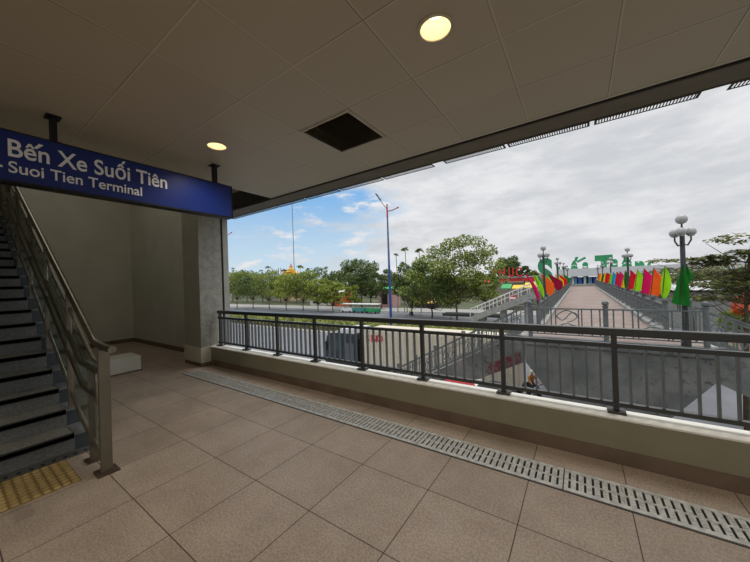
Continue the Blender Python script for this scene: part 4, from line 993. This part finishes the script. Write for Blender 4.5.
fl = thing('flowering_bush', 'orange red flowering bush below the umbrella tree at the right edge', 'bush', (at(741, 306, 23).x, 23, GZ))
c = at(741, 306, 23)
MB().tube([(c.x, 23, GZ), (c.x+.1, 23, c.z-.4)], .09, 6).build('stem', BARK, fl)
mb = MB(); leaves(mb, 220, [(c, .42, .4, .5), (c+Vector((.3, .2, .3)), .3, .3, .3)], .12); mb.build('blossom', FLOWER, fl)
mb = MB(); leaves(mb, 500, [(c+Vector((.1, .3, -.8)), .9, .7, .7)], .14); mb.build('foliage', LEAFA, fl)
a, b = at(640, 283, 58), at(775, 276, 58)
lb = thing('long_shed', 'long low shed with a pale grey roof behind the layered trees', 'building', ((a.x+b.x)/2, 60, GZ))
MB().box(a.x, b.x, 58.4, 68, GZ, at(700, 292, 58).z).build('wall', mat('shed_wall', srgb(134, 138, 134), .7), lb)
MB().prism([(57.5, at(700, 290, 58).z), (63, at(700, 281, 62).z), (69, at(700, 290, 58).z), (63, at(700, 281, 62).z-.3)], 'x', a.x-.5, b.x+.5).build('roof', mat('shed_roof', srgb(186, 188, 188), .5), lb)

# ------------------------------------------------------------------ sky and light
w = bpy.data.worlds.new('sky'); S.world = w; N = NT(w)
bg = N.n['Background']
v = N.n.new('ShaderNodeTexCoord').outputs['Generated']
sp = N.n.new('ShaderNodeSeparateXYZ'); N.link(v, sp.inputs[0])
mp_ = N.n.new('ShaderNodeMapping'); N.link(v, mp_.inputs[0]); mp_.inputs['Scale'].default_value = (1.3, 1.3, 4.2)
n1 = N.noise(mp_.outputs[0], 2.2, 8, .62); n2 = N.noise(mp_.outputs[0], 6.5, 7, .6)
cl = N.math('ADD', N.math('MULTIPLY', n1, .65), N.math('MULTIPLY', n2, .35))
cloud = N.mix(N.smooth(cl, .36, .62), srgb(204, 207, 212), srgb(234, 235, 237))
blue = N.mix(N.smooth(sp.outputs[2], .02, .38), srgb(200, 222, 236), srgb(104, 172, 232))
dt = N.n.new('ShaderNodeVectorMath'); dt.operation = 'DOT_PRODUCT'; N.link(v, dt.inputs[0]); dt.inputs[1].default_value = (-.80, .56, .21)
near = N.math('ADD', dt.outputs['Value'], N.math('MULTIPLY', N.math('SUBTRACT', n1, .5), .28))
bm_ = N.math('MULTIPLY', N.smooth(near, .90, .985), N.smooth(n2, .68, .5))
skyc = N.mix(bm_, cloud, blue)
lift = N.smooth(sp.outputs[2], .35, .9, 1., 2.2)
low = N.smooth(sp.outputs[2], -.05, .0, .35, 1.)
skyc = N.mix(1., skyc, N.math('MULTIPLY', lift, low), 'MULTIPLY')
N.link(skyc, bg.inputs[0]); bg.inputs[1].default_value = 1.0
sun = bpy.data.lights.new('sun', 'SUN'); sun.energy = 1.1; sun.angle = math.radians(14); sun.color = (1, .97, .92)
so = bpy.data.objects.new('sun', sun); COL.objects.link(so)
so.rotation_euler = Vector((-.12, -.25, -1)).to_track_quat('-Z', 'Y').to_euler()
al = bpy.data.lights.new('stairwell_fill', 'AREA'); al.shape = 'RECTANGLE'; al.size = 4; al.size_y = 1.2; al.energy = 17; al.color = (1, .93, .8)  # added fill light without a fixture, brightens the walls at the left
ao = bpy.data.objects.new('stairwell_fill', al); COL.objects.link(ao); ao.location = (-8, 1.4, 5.5)
S.view_settings.view_transform = 'Standard'; S.view_settings.look = 'None'
S.view_settings.exposure = 0.; S.view_settings.gamma = 1.
